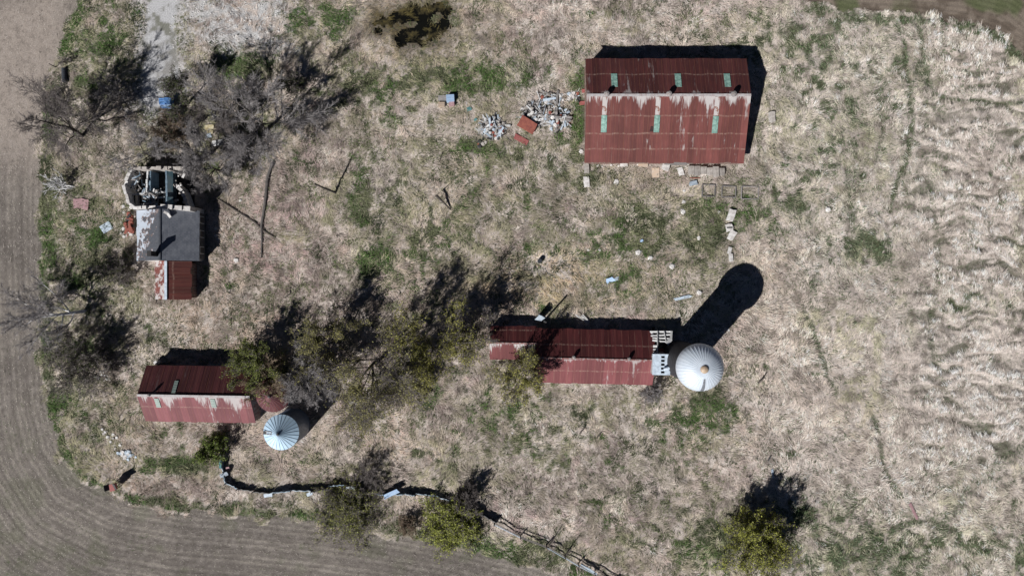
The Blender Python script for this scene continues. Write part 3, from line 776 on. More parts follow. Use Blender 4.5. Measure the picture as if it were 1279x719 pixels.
def lean_to():
    xr = -417.8 * S; y0 = 33 * S; y1 = -14.5 * S
    c = Vector((xr, (y0 + y1) / 2, 0)); L = y0 - y1 - .1
    root = empty('lean_to_shed', c, 0, 'narrow rusty lean-to shed against the south wall of the ruined house', 'shed')
    zR = 3.2; wW = -17.8 * S; wE = 26 * S
    for x, z in ((wW + .2, 2.2), (wE - .2, 2.1)):
        b = MB(); b.box((x, 0, z / 2 - .15), (.12, L - .5, z + .1)); b.build('wall', M['barn_wall'], root)
    b = MB(); y = -L / 2 + .25
    pr = [(wW + .28, -.2), (wE - .28, -.2), (wE - .28, 2.1), (0, zR - .1), (wW + .28, 2.2)]
    A = [(x, y - .06, z) for x, z in pr]; B = [(x, y + .06, z) for x, z in pr]
    b.poly(A); b.poly(B[::-1])
    for i in range(5): b.poly([A[(i + 1) % 5], A[i], B[i], B[(i + 1) % 5]])
    b.build('wall', M['barn_wall'], root)
    slope(root, 'roof_slope', -L / 2, L / 2, 0, zR, wW, 2.2, M['roof_lean_w'], axis='y', seed=21, ragged=.12)
    slope(root, 'roof_slope', -L / 2, L / 2, 0, zR, wE, 2.1, M['roof_lean'], axis='y', seed=22, ragged=.1)
    b = MB(); b.box((.02, 0, zR + .05), (.34, L, .05)); b.build('ridge_cap', M['bluewhite'], root)
lean_to()

# ------------------------------------------------------------------ ground sheet, split along the zone borders
def axis_pts(a, st, far):
    core = np.arange(-a, a + st / 2, st)
    out = [a]; d = st
    while out[-1] < far: d *= 1.45; out.append(out[-1] + d)
    out = np.array(out[1:])
    return np.concatenate([-out[::-1], core, out])
GX = axis_pts(76, .21, 900); GY = axis_pts(44, .21, 900)
gx, gy = np.meshgrid(GX, GY)
mm = masks(gx, gy)
gz = height(gx, gy, mm)
n1 = fbm(gx, gy, 9, 2, 4); n2 = fbm(gx, gy, 1.3, 5, 4); n3 = fbm(gx, gy, .6, 7, 2)
def mixn(a, b, f): return a * (1 - f[..., None]) + np.array(b) * f[..., None]
soil = np.ones(gx.shape + (3,)) * np.array((.42, .36, .32))
soil = mixn(soil, (.52, .455, .41), sstep(.4, .65, n1)); soil = mixn(soil, (.15, .125, .10), sstep(.5, .72, n2) * .75)
soil = mixn(soil, (.10, .10, .07), mm['low'] * .8)  # shade of the hollows painted into the soil
soil = mixn(soil, (.06, .07, .032), mm['green'] * .9)
soil = mixn(soil, (.47, .46, .455), mm['bare'] * sstep(.30, .55, n2 * .6 + n3 * .4))
soil = mixn(soil, (.46, .445, .44), (1 - sstep(.2, 2.6, mm['td'] + (n2 - .5) * 4)) * .8)
pdw = 1 - sstep(-.5, 3.0, mm['pd'] + (n2 - .5) * 5)
soil = mixn(soil, (.055, .045, .018), pdw * .85)
fieldc = np.ones(gx.shape + (3,)) * np.array((.185, .163, .144))
rowl = np.cos(2 * np.pi * mm['fd'] / .76 + (n3 - .5) * 2.6) * (.35 + 1.1 * fbm(gx, gy, 2.2, 6, 3))
smooth_nw = (1 - sstep(150, 260, mm['py'])) * (1 - sstep(60, 110, mm['px']))
fieldc = mixn(fieldc, (.31, .275, .235), sstep(-.1, .9, rowl) * ((.42 + .3 * sstep(540, 640, mm['py'])) - .38 * smooth_nw))
fieldc = mixn(fieldc, (.36, .305, .265), smooth_nw * .75)
fieldc = mixn(fieldc, (.115, .10, .09), sstep(.45, .7, n1) * .55)
clod = fbm(gx, gy, .55, 2, 3)
fieldc = mixn(fieldc, (.34, .30, .275), sstep(.55, .72, clod) * .25); fieldc = mixn(fieldc, (.085, .072, .064), sstep(.45, .3, clod) * .25)
fieldc = mixn(fieldc, (.11, .12, .07), sstep(.5, .7, fbm(gx, gy, 3.0, 3, 4)) * sstep(470, 640, mm['py']) * .35)
wheel = np.min([np.abs(mm['fd'] + o_ + (n3 - .5) * .3) for o_ in (2.3, 4.6, 6.9, 8.3, 10.6, 13.0, 15.2, 18.3)], 0) + .12 * n2
fieldc = mixn(fieldc, (.10, .085, .078), (1 - sstep(.1, .42, wheel)) * .5 * (1 - smooth_nw))
eastc = np.ones(gx.shape + (3,)) * np.array((.19, .155, .125))
eastc = mixn(eastc, (.12, .095, .075), sstep(.4, .6, n2)); eastc = mixn(eastc, (.085, .11, .045), sstep(.56, .66, n1) * .7)
trackc = np.ones(gx.shape + (3,)) * np.array((.47, .465, .47))
trackc = mixn(trackc, (.27, .26, .25), sstep(.45, .7, n2)); trackc = mixn(trackc, (.25, .24, .22), sstep(-1.0, .3, mm['td'] + (n2 - .5) * 2.4) * .5)
trackc = mixn(trackc, (.15, .155, .11), sstep(.56, .68, n2) * .6 * sstep(90, 20, mm['py']))
zone = np.zeros(gx.shape, int)
zone[mm['track']] = 2; zone[mm['pond']] = 4; zone[mm['field']] = 1; zone[mm['east']] = 3
colour = np.where((zone == 1)[..., None], fieldc, np.where((zone == 3)[..., None], eastc, np.where((zone == 2)[..., None], trackc, soil)))
ny, nx = gx.shape
allv = np.stack([gx, gy, gz], -1).reshape(-1, 3)
allc = np.concatenate([colour.reshape(-1, 3), np.ones((nx * ny, 1))], 1)
idx = np.arange(nx * ny).reshape(ny, nx)
quads = np.stack([idx[:-1, :-1], idx[:-1, 1:], idx[1:, 1:], idx[1:, :-1]], -1).reshape(-1, 4)
qz = zone[:-1, :-1].reshape(-1)
def mesh_np(name, v, q, c=None, dom='POINT', mat=None, smooth=False):
    me = bpy.data.meshes.new(name)
    k = q.shape[1]
    me.vertices.add(len(v)); me.vertices.foreach_set('co', np.ascontiguousarray(v, np.float32).ravel())
    me.loops.add(q.size); me.loops.foreach_set('vertex_index', np.ascontiguousarray(q, np.int32).ravel())
    me.polygons.add(len(q)); me.polygons.foreach_set('loop_start', np.arange(0, q.size, k, dtype=np.int32))
    if smooth: me.polygons.foreach_set('use_smooth', np.ones(len(q), bool))
    me.update(calc_edges=True)
    if c is not None:
        a = me.attributes.new('Col', 'FLOAT_COLOR', dom); a.data.foreach_set('color', np.ascontiguousarray(c, np.float32).ravel())
    if mat: me.materials.append(mat)
    o = bpy.data.objects.new(name, me); col.objects.link(o)
    return o
for z, nm, mt in ((0, 'ground', 'ground'), (1, 'ploughed_field', 'field'), (3, 'ploughed_field', 'field'), (2, 'gravel_track', 'gravel'), (4, 'bog_water', 'water')):
    q = quads[qz == z]
    used, inv = np.unique(q, return_inverse=True)
    o = mesh_np(nm, allv[used], inv.reshape(-1, 4), allc[used], 'POINT', M[mt], True)
    tag(o, kind='structure')

# ------------------------------------------------------------------ grass, weeds and stubble (uncountable)
def blades(name, x, y, ang, L, w, lift, c, label, z0=None, mat='blade'):
    n = len(x)
    z = height(x, y) if z0 is None else z0
    dx, dy = np.cos(ang), np.sin(ang); sx, sy = -dy, dx
    v = np.zeros((n, 6, 3), np.float32)
    l1 = lift * L
    for i, (t, zz, ww) in enumerate(((0, -.03, .5), (.42, 1.0, .55), (.95, .72, .18))):
        for s_, off in ((-1, 0), (1, 1)):
            v[:, i * 2 + off, 0] = x + dx * L * t + sx * w * ww * s_
            v[:, i * 2 + off, 1] = y + dy * L * t + sy * w * ww * s_
            v[:, i * 2 + off, 2] = z + (zz if i == 0 else l1 * zz)
    base = (np.arange(n) * 6)[:, None]
    q = np.concatenate([base + np.array([0, 1, 3, 2]), base + np.array([2, 3, 5, 4])], 1).reshape(-1, 4)
    cc = np.ones((n, 6, 4), np.float32); cc[:, :, :3] = c[:, None, :]
    cc[:, 0:2, :3] *= .8
    o = mesh_np(name, v.reshape(-1, 3), q, cc.reshape(-1, 4), 'POINT', M[mat])
    tag(o, label, kind='stuff'); return o
def free(x, y, pad=0.0):
    k = np.ones(len(x), bool)
    for f in FOOT: k &= sdist(x, y, f) > pad
    return k

def pasture():
    # tufts first, blades inside each tuft lie the same way
    nt_ = 150000
    tx = RNG.uniform(-77, 77, nt_); ty = RNG.uniform(-44.5, 44.5, nt_)
    m = masks(tx, ty)
    reed = m['pond'] & (fbm(tx, ty, 1.2, 3, 3) > .56)
    keep = ~(m['field'] | m['east'] | m['track'] | (m['pond'] & ~reed)) & free(tx, ty, .05)
    keep &= RNG.random(nt_) > np.maximum(m['bare'] * (.55 + .42 * sstep(.42, .6, fbm(tx * .6, ty, 2.2, 3, 4))), (1 - sstep(.0, 2.4, m['td'] + (fbm(tx, ty, 1.0, 6, 3) - .5) * 3)) * .9)
    keep &= RNG.random(nt_) > (1 - sstep(-.5, 2.6, m['pd'])) * .6
    g = m['green']
    bald = sstep(.40, .30, fbm(tx, ty, 2.6, 0, 4)); keep &= RNG.random(nt_) > bald * .7
    keep &= RNG.random(nt_) > m['low'] * .55
    keep &= RNG.random(nt_) > m['line'] * .7
    keep &= RNG.random(nt_) > g * .80
    tx, ty = tx[keep], ty[keep]; m = {k: v[keep] for k, v in m.items()}
    px, py = m['px'], m['py']
    flow = 2 * np.pi * 1.9 * fbm(tx, ty, 8, 4, 2) + 1.2
    flow = np.where(m['rows'] > .5, np.pi / 2 + 1.6 * (fbm(tx, ty, 3, 2, 3) - .5), flow)
    n = len(tx); k = 6
    a = fbm(tx, ty, 7, 1, 4); b_ = fbm(tx, ty, 1.8, 3, 3); r = RNG.random(n)
    def mx(c, d, f): return c * (1 - f[:, None]) + np.array(d) * f[:, None]
    c = np.ones((n, 3)) * np.array((.66, .575, .525))
    c = mx(c, (.78, .72, .69), sstep(.4, .62, a))
    c = mx(c, (.46, .37, .355), sstep(.5, .68, b_) * .75)
    east = sstep(820, 1050, px)
    c = mx(c, (.80, .77, .73), east * .8)
    warm = np.exp(-(((px - 690) / 70) ** 2 + ((py - 355) / 35) ** 2)); c = mx(c, (.64, .52, .38), warm * .8)
    sw = np.exp(-(((px - 160) / 140) ** 2 + ((py - 560) / 90) ** 2)); c = mx(c, (.44, .35, .285), sw * .7)
    mid = (1 - east) * sstep(300, 420, px); c = mx(c, (.52, .42, .43), mid * .6 * sstep(.45, .6, b_))
    west = 1 - sstep(250, 420, px); c = mx(c, (.36, .315, .265), west * .55)
    pond = np.exp(-np.clip(m['pd'], 0, 99) / 1.6); c = mx(c, (.15, .12, .045), pond * .9)
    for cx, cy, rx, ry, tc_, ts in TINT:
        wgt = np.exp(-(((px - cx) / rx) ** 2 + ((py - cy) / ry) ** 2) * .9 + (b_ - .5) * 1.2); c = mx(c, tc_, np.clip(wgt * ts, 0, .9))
    dark = sstep(.50, .62, fbm(tx, ty, 4.5, 6, 4)) * (1 - east * .55); c = mx(c, (.24, .205, .20), dark * .7)
    fine = sstep(.58, .70, fbm(tx, ty, .9, 1, 3)); c = mx(c, (.15, .13, .115), fine * .7)  # dark flecks, coarse and fine, paint the shade between tufts into the blades
    fine2 = sstep(.60, .74, vnoise(tx, ty, .38, 2)); c = mx(c, (.09, .08, .07), fine2 * (.25 + .5 * sstep(.4, .6, a)) * (1 - .4 * east))
    low = m['low']; c = mx(c, (.085, .085, .055), low * .95); c = c * (1 - 1.1 * m['swath'])[:, None]; keep2 = None; c = mx(c, (.36, .40, .22), np.clip(np.maximum(m['wash'] * .9 * sstep(.3, .6, fbm(tx, ty, 1.4, 7, 3)), sstep(.48, .62, fbm(tx, ty, 12, 6, 3)) * .5 * sstep(.4, .6, b_)), 0, .72))  # hollows darkened and ridges lightened in colour, for shadows the relief barely casts
    c = mx(c, (.12, .10, .035), np.exp(-np.clip(m['pd'], 0, 99) / 1.3) * .9)
    c *= (.70 + .6 * r)[:, None]
    X = np.repeat(tx, k) + RNG.normal(0, .17, n * k); Y = np.repeat(ty, k) + RNG.normal(0, .17, n * k)
    A = np.repeat(flow + RNG.normal(0, .24, n), k) + RNG.normal(0, .2, n * k)
    tall = np.repeat(.75 + .5 * b_ + .25 * warm, k)
    L = RNG.uniform(.25, .78, n * k) * tall * (1 - .7 * np.repeat(low, k))
    w = RNG.uniform(.018, .042, n * k)
    lift = RNG.uniform(.06, .26, n * k)
    C = np.clip(np.repeat(c, k, 0) * RNG.uniform(.82, 1.18, n * k)[:, None] * np.array((1.20, 1.125, 1.075)), .01, .92)
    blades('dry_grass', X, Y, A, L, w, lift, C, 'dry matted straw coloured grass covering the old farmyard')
    # green weeds
    ng = 900000
    x = RNG.uniform(-77, 77, ng); y = RNG.uniform(-44.5, 44.5, ng); m = masks(x, y)
    west = 1 - sstep(700, 1000, m['px'])
    west2 = (1 - sstep(150, 330, m['px'])) * (1 - sstep(300, 520, m['py'])) + np.exp(-(((m['px'] - 800) / 100) ** 2 + ((m['py'] - 290) / 80) ** 2)) * .9
    spk = sstep(.55, .68, fbm(x, y, 1.5, 4, 3)) * sstep(.42, .6, fbm(x, y, 8, 3, 3))
    keep = (RNG.random(ng) < m['green'] * .48 + .05 + spk * (.25 + .6 * west) + .22 * m['wash'] * sstep(.42, .58, fbm(x, y, 1.2, 7, 3)) + west2 * .5 * sstep(.44, .58, fbm(x, y, 2.4, 6, 4))) & ~(m['field'] | m['east'] | m['track'] | m['pond']) & free(x, y, .05)
    keep &= RNG.random(ng) > m['bare'] * .85
    x, y = x[keep], y[keep]; n = len(x); px = m['px'][keep]; gr = m['green'][keep]
    a = fbm(x, y, 2.5, 2, 3)
    c = np.ones((n, 3)) * np.array((.115, .135, .07)); c = mx(c, (.19, .205, .11), sstep(.45, .65, a)); c = mx(c, (.055, .072, .034), sstep(.5, .3, a))
    c = mx(c, (.085, .16, .04), gr * sstep(.42, .62, fbm(x, y, 5, 5, 2)) * .9)
    c = mx(c, (.16, .20, .12), sstep(900, 1050, px) * .8)
    c *= RNG.uniform(.55, 1.4, n)[:, None]
    blades('green_weeds', x, y, RNG.uniform(0, 6.283, n), RNG.uniform(.15, .45, n), RNG.uniform(.025, .07, n), RNG.uniform(.2, .7, n), c, 'low green weeds and fresh spring grass in patches')
    # field: pale straw residue along the rows
    ns = 280000
    x = RNG.uniform(-77, 77, ns); y = RNG.uniform(-44.5, 44.5, ns); fd = sdist(x, y, FIELDPOLY)
    m = masks(x, y)
    ph = np.cos(2 * np.pi * fd / .76)
    keep = (m['field']) & (RNG.random(ns) < .34 + .26 * (ph > .1) - .2 * ((m['py'] < 200)))
    x, y, fd = x[keep], y[keep], fd[keep]; n = len(x)
    e = .3
    gxx = sdist(x + e, y, FIELDPOLY) - sdist(x - e, y, FIELDPOLY); gyy = sdist(x, y + e, FIELDPOLY) - sdist(x, y - e, FIELDPOLY)
    ang = np.arctan2(gyy, gxx) + np.pi / 2 + RNG.normal(0, .6, n)
    r = RNG.random(n); c = np.ones((n, 3)) * np.array((.36, .32, .275)); c = mx(c, (.60, .55, .49), (r > .78) * 1.0); c = mx(c, (.09, .075, .065), (r < .25) * 1.0)
    c = mx(c, (.08, .12, .04), ((RNG.random(n) < .05 + .30 * sstep(.48, .62, fbm(x, y, 4, 3, 3))) & (m['py'][keep] > 430)) * 1.0)
    blades('crop_stubble', x, y, ang, RNG.uniform(.1, .42, n), RNG.uniform(.02, .045, n), RNG.uniform(.05, .25, n), c, 'pale cut crop stubble lying along the field rows')
pasture()

def scree():
    # loose pale stones of the bare patch and the track, as one uncountable spread
    n = 2600
    x = RNG.uniform(-47, -28, n); y = RNG.uniform(26, 44, n); m = masks(x, y)
    keep = RNG.random(n) < np.maximum(m['bare'] * .9, m['track'] * .25)
    x, y = x[keep], y[keep]; z = height(x, y); rnd = random.Random(9); b = MB()
    for i in range(len(x)):
        r = rnd.uniform(.04, .16) * (1.8 if rnd.random() < .05 else 1)
        k = len(b.v)
        for a in range(5):
            q = rnd.uniform(.7, 1.2) * r; b.v.append((x[i] + q * math.cos(a * 1.257), y[i] + q * math.sin(a * 1.257), z[i] - .02))
        b.v.append((x[i] + rnd.uniform(-.3, .3) * r, y[i] + rnd.uniform(-.3, .3) * r, z[i] + r * .8))
        for a in range(5): b.f.append((k + a, k + (a + 1) % 5, k + 5)); b.var.append(.5); b.cols.append(None)
    o = b.build('loose_gravel', M['white_stone']); tag(o, 'loose pale rubble and gravel strewn beside the track', kind='stuff')
scree()

# ------------------------------------------------------------------ trees and shrubs
def grow_tree(name, label, px, py, h, r, seed, lean=(0, 0), stems=1, bark='bark', twig='twig', leaves=0, leafcol=((.10, .12, .03), (.16, .16, .05)), dens=1.0, cat='tree', group=None, low=.25, tw=1.0, leafsize=.105, nside=7, zs=1.0):
    rnd = random.Random(seed)
    p = P(px, py); z0 = hz(p.x, p.y)
    root = empty(name, (p.x, p.y, z0), 0, label, cat, group)
    tr, cr, lf = MB(), MB(), MB()
    tips = []
    def path(p0, d, L, n, wob, up):
        pts = [p0.copy()]; d = d.normalized(); p_ = p0.copy()
        for i in range(n):
            d = (d + Vector((rnd.gauss(0, wob), rnd.gauss(0, wob), rnd.gauss(0, wob) + up))).normalized()
            p_ = p_ + d * (L / n); p_.z = max(p_.z, .1)
            pts.append(p_.copy())
        return pts, d
    def perp(d, spread):
        a = rnd.uniform(0, 6.283); u = d.cross(Vector((.3, .5, .8))).normalized(); w = d.cross(u)
        return (d * math.cos(spread) + (u * math.cos(a) + w * math.sin(a)) * math.sin(spread)).normalized()
    def dd0(d): return d.normalized()
    def twig_(a, e, w):
        # a fine twig: slim three-sided spike
        d = (e - a).normalized(); u = d.cross(Vector((.31, .52, .79))).normalized() * w; v2 = d.cross(u)
        k = len(cr.v); cr.v += [tuple(a + u), tuple(a - u * .5 + v2 * .87), tuple(a - u * .5 - v2 * .87), tuple(e)]
        cr.f += [(k, k + 1, k + 3), (k + 1, k + 2, k + 3), (k + 2, k, k + 3)]; cr.var += [.5] * 3; cr.cols += [None] * 3
    def branch(p0, d, L, rad, lev):
        if lev == 3:
            pts, _ = path(p0, d, L, 2, .22, .02)
            cr.tube(pts, [rad, rad * .8, rad * .45], 3, False); tips.append(pts[-1]); tips.append(pts[1])
            for i in range(nside):
                q = pts[0].lerp(pts[-1], rnd.uniform(.2, .95)); e = q + (perp(dd0(d), rnd.uniform(.4, 1.0)) * L * rnd.uniform(.35, .8))
                twig_(q, e, .013 * tw); tips.append(e)
            return
        n = 4 if lev < 2 else 3
        pts, dd = path(p0, d, L, n, (.10, .16, .2)[lev], (.02, .05, .03)[lev])
        rr = [rad * (1 - .68 * i / n) for i in range(n + 1)]
        (tr if lev < 2 else cr).tube(pts, rr, (8, 5, 4)[lev], False)
        cnt = int((11, 10, 10)[lev] * (dens if lev else 1) * (.62 if stems > 1 else 1) + rnd.random())
        for i in range(cnt):
            t = rnd.uniform((low, .25, .15)[lev], 1.0); f = t * n; k = min(int(f), n - 1); q = pts[k].lerp(pts[k + 1], f - k)
            dirb = (pts[k + 1] - pts[k]).normalized()
            l2 = L * (.62, .55, .52)[lev] * rnd.uniform(.6, 1.15) * (1 - .35 * t)
            if lev == 0 and stems > 1: l2 = r * rnd.uniform(.3, .6)
            elif lev == 0:
                l2 = r * rnd.uniform(.75, 1.25) * (1.2 - .4 * t)
            branch(q, perp(dirb, rnd.uniform(.7, 1.3) if lev == 0 else rnd.uniform(.35, .95)), l2, max(rr[k] * (.5 if lev == 0 else .55), .016 * tw), lev + 1)
        branch(pts[-1], dd, L * .4, max(rr[-1], .012 * tw), min(lev + 1, 3))
    for s_ in range(stems):
        d = Vector((lean[0] / h, lean[1] / h, 1))
        if stems > 1:
            aa = 6.283 * (s_ + rnd.random() * .7) / stems; qq = rnd.uniform(.25, 1.0) * r / h * .8
            d += Vector((math.cos(aa), math.sin(aa), 0)) * qq
        off = Vector((rnd.gauss(0, .12 * stems ** .5), rnd.gauss(0, .12 * stems ** .5), -.15)) if stems > 1 else Vector((0, 0, -.15))
        branch(off, d, (h * .78 if stems == 1 else rnd.uniform(.55, .8) * math.hypot(h, r * .55)), (.028 * h if stems == 1 else .02 * h), 0)
    if zs != 1.0:
        for m_ in (tr, cr): m_.v = [(x, y, z * zs) for x, y, z in m_.v]
        tips = [Vector((t_.x, t_.y, t_.z * zs)) for t_ in tips]
    tr.build('trunk', M[bark], root)
    cr.build('branches', M[twig], root)
    if leaves:
        c1, c2 = Vector(leafcol[0]), Vector(leafcol[1])
        for i in range(leaves):
            t = rnd.choice(tips); q = t + Vector((rnd.gauss(0, .14), rnd.gauss(0, .14), rnd.gauss(0, .12)))
            s_ = leafsize * rnd.uniform(.5, 1.3)
            u = Vector((rnd.gauss(0, 1), rnd.gauss(0, 1), rnd.gauss(0, .6))).normalized(); w = u.cross(Vector((rnd.gauss(0, 1), rnd.gauss(0, 1), rnd.gauss(0, 1)))).normalized()
            c = c1.lerp(c2, rnd.random()) * rnd.uniform(.6, 1.3)
            lf.poly([q - u * s_, q + w * s_ * .5, q + u * s_, q - w * s_ * .5], .5, tuple(c))
        lf.build('foliage', M['leaf'], root)
    return root

OL = ((.24, .23, .09), (.36, .33, .14)); YG = ((.27, .29, .06), (.42, .42, .11)); GR = ((.12, .17, .04), (.22, .27, .07)); DG = ((.07, .09, .035), (.11, .13, .05))
T = grow_tree
T('bare_tree', 'tall dark bare tree at the field edge left of the gravel track', 103, 170, 9.6, 5.4, 1, (-.6, .3), dens=1.15, tw=1.1)
T('bare_tree', 'largest grey bare tree with bleached limbs north east of the ruined house', 331, 163, 8.8, 6.2, 2, (-.2, .3), bark='bark_grey', twig='twig_grey', dens=1.3, tw=1.15)
T('bare_tree', 'small dark tree by the lower end of the gravel track', 236, 129, 5.8, 2.6, 3, dens=1.0, leaves=2550, leafcol=DG)
T('dead_tree', 'bleached dead tree tilting left over the ploughed field beside the house', 93, 234, 4.6, 3.2, 4, (-6.2, .3), bark='bark_white', twig='bark_white', dens=.55, tw=2.2, nside=2, stems=3)
T('bare_tree', 'bare tree with pale limbs reaching left over the field below the house', 107, 388, 8.6, 4.4, 5, (-2.6, -.1), bark='bark_white', twig='twig_grey', dens=1.0, tw=1.35)
T('bare_shrub', 'dark dense shrub clump above the white stones left of the left barn', 112, 450, 4.2, 5.6, 6, stems=12, dens=1.0, leaves=3740, leafcol=DG, cat='shrub')
T('leafy_tree', 'green budding tree overhanging the roof of the left barn', 329, 453, 5.6, 5.2, 7, stems=7, dens=1.0, leaves=15300, leafcol=((.13, .16, .045), (.24, .26, .08)), leafsize=.115)
T('bare_tree', 'brown twiggy tree spreading over the left barn and the red bin', 346, 483, 5.6, 3.6, 8, (-.4, 0), twig='twig_brown', dens=1.35, leaves=1190, leafcol=OL)
T('bare_tree', 'grey dense bare tree right of the red roofed bin', 400, 478, 6.6, 4.0, 9, bark='bark_grey', twig='twig_grey', dens=1.45, tw=1.1)
T('budding_tree', 'biggest olive budding tree in the middle with the thick trunk shadow', 478, 446, 9.6, 7.4, 33, (.3, .2), dens=1.15, leaves=11050, leafcol=OL, tw=1.05, leafsize=.115)
T('budding_tree', 'yellow green budding tree right of the biggest olive tree', 556, 432, 8.2, 5.2, 12, (0, -.9), dens=1.0, leaves=10200, leafcol=((.26, .25, .07), (.38, .36, .11)), leafsize=.115)
T('budding_tree', 'slim olive tree between the grey bare tree and biggest olive tree', 424, 428, 6.6, 3.4, 13, dens=.9, leaves=5440, leafcol=OL, leafsize=.115)
T('budding_tree', 'yellow green tree leaning over the annex roof of the long shed', 656, 462, 6.0, 3.4, 14, (-.1, -.2), dens=1.1, leaves=7140, leafcol=((.28, .27, .08), (.40, .38, .12)))
T('round_shrub', 'round yellow green shrub alone with black shadow at the bottom right', 938, 665, 4.8, 5.6, 15, stems=16, dens=1.15, leaves=27200, leafcol=YG, cat='shrub', leafsize=.115, low=.1)
T('spreading_shrub', 'wide olive shrub south of the bluish fence sheets', 438, 636, 2.3, 5.6, 16, zs=.55, stems=16, dens=1.0, leaves=11050, leafcol=((.27, .29, .09), (.40, .40, .14)), cat='shrub', low=.1)
T('spreading_shrub', 'bright green shrub against the bend of the metal fence', 567, 648, 2.3, 4.4, 17, zs=.6, stems=15, dens=1.1, leaves=18700, leafcol=((.30, .33, .08), (.44, .46, .12)), cat='shrub', low=.1, leafsize=.115)
T('bare_shrub', 'dark purple bare shrub on the north side of the fence bend', 586, 614, 2.5, 2.8, 18, stems=8, dens=1.2, cat='shrub', low=.1)
T('green_shrub', 'small green shrub south of the left barn by the teal sheet', 268, 558, 2.8, 2.6, 19, stems=7, dens=.9, leaves=7140, leafcol=GR, cat='shrub', low=.1)
T('bare_shrub', 'grey leafless bush beside the feed room by the silo', 812, 487, 2.0, 2.0, 20, stems=7, twig='twig_grey', dens=1.0, cat='shrub', low=.1)
T('bare_shrub', 'dark low thicket north of the middle of the metal fence', 464, 590, 1.8, 3.4, 21, zs=.6, stems=8, dens=1.1, cat='shrub', low=.1)
T('bare_tree', 'grey brown bare tree leaning against the broken east wall of the house', 276, 214, 6.0, 3.2, 22, (-.3, 0), twig='twig_grey', dens=1.2)
T('bare_shrub', 'brown bare brush between the blue bundle and the house', 216, 168, 3.0, 3.4, 23, stems=7, twig='twig_brown', dens=1.0, cat='shrub', low=.1)
T('bare_tree', 'thin bare tree standing right behind the yellow debris', 276, 150, 5.6, 3.0, 24, (-1.2, .6), bark='bark_pale', twig='twig', dens=1.1)
T('bare_shrub', 'dark shrub under the shadow of the pale limbed tree', 150, 338, 2.4, 3.0, 25, stems=7, dens=1.0, leaves=1020, leafcol=DG, cat='shrub', low=.1)
T('bare_shrub', 'small brush at the left barn west gable', 140, 455, 1.8, 1.6, 26, stems=4, dens=.9, cat='shrub', low=.1)
T('bare_shrub', 'grey leafless bush right of the yellow debris', 300, 192, 2.6, 3.2, 27, stems=7, twig='twig_grey', dens=1.0, cat='shrub', low=.1)
T('budding_tree', 'thin olive tree just south of the biggest olive tree trunk', 462, 486, 6.0, 4.2, 41, dens=.9, leaves=3600, leafcol=OL)
T('bare_tree', 'dark bare tree at the right edge of the yellow green budding tree', 590, 420, 5.5, 3.6, 42, dens=.9, leaves=900, leafcol=OL)
T('bare_tree', 'bare tree with fine grey twigs above the broken north wall of the house', 190, 196, 4.6, 3.4, 43, twig='twig_grey', dens=1.0)
T('bare_shrub', 'grey brush at the lower left of the gravel track', 150, 118, 3.2, 3.4, 44, stems=6, twig='twig_grey', dens=1.0, cat='shrub', low=.1)
T('bare_shrub', 'grey brush around the small pale mound top left', 372, 108, 2.6, 3.0, 45, stems=6, dens=1.0, leaves=900, leafcol=DG, cat='shrub', low=.1)
T('bare_tree', 'bare tree with tangled grey twigs beside the upper right corner of the house', 264, 192, 5.0, 3.4, 46, bark='bark_grey', twig='twig_grey', dens=1.2)
T('budding_shrub', 'olive shrub hugging the yellow green tree on its south side', 522, 482, 2.8, 3.2, 28, stems=7, dens=.9, leaves=4420, leafcol=OL, cat='shrub', low=.1)
T('bare_shrub', 'tiny bare sapling at the left field edge above the black pipe', 86, 78, 1.5, 1.0, 29, stems=3, dens=.8, cat='shrub', low=.1)
T('bare_shrub', 'purplish dry shrub between the two green shrubs below the fence', 512, 655, 1.6, 2.2, 30, stems=7, twig='twig_brown', dens=1.0, cat='shrub', low=.1)

# ------------------------------------------------------------------ dead wood and posts
def log_(name, label, pts, rad, cat='log', mat='bark_grey', z=None):
    b = MB(); q = []
    for i, (a, c_) in enumerate(pts):
        p = P(a, c_); zz = hz(p.x, p.y) + (z[i] if z else rad[i] * .7); q.append((p.x, p.y, zz))
    o0 = Vector(q[0])
    pts2 = [Vector(p) - o0 for p in q]
    b.tube(pts2, rad, 8)
    for i in range(1, len(pts2)):
        for _ in range(random.choice([0, 1, 1, 2])):
            d = Vector((random.uniform(-1, 1), random.uniform(-1, 1), random.uniform(.1, .6))); b.tube([pts2[i], pts2[i] + d * random.uniform(.4, 1.0)], [rad[i] * .45, rad[i] * .15], 5)
    o = b.build(name, M[mat], loc=o0); tag(o, label, cat); return o
log_('fallen_log', 'long grey fallen trunk below the biggest bare tree', [(341, 204), (335, 222), (333, 245), (330, 262), (327, 281), (328, 300), (327, 322)], [.26, .24, .22, .2, .18, .15, .08])
log_('fallen_branch', 'thin fallen branch crossing under the long grey trunk', [(275, 250), (300, 266), (318, 277), (330, 288), (344, 297)], [.1, .13, .15, .13, .07], 'branch', 'bark')
log_('broken_snag', 'leaning dead snag with thin straight shadow in the open grass', [(420, 241), (412, 238.5), (405, 236)], [.16, .13, .1], 'snag', 'bark', [0, 2.3, 4.6])
log_('broken_snag', 'short thick broken log propped up in the middle grass', [(563, 262), (555, 254), (546, 246)], [.1, .13, .17], 'snag', 'bark', [.1, .6, 1.3])
log_('fallen_branch', 'short dead branch lying north of the left barn tree', [(356, 372), (363, 366), (362, 359)], [.12, .1, .07], 'branch', 'bark')
log_('fallen_branch', 'crooked dead stick left of the scrap heaps', [(549, 202), (553, 190), (560, 186)], [.09, .08, .05], 'branch', 'bark')
log_('fallen_branch', 'thin dark stick in the grass below the propped log', [(522, 304), (531, 294), (540, 285)], [.08, .08, .05], 'branch', 'bark')
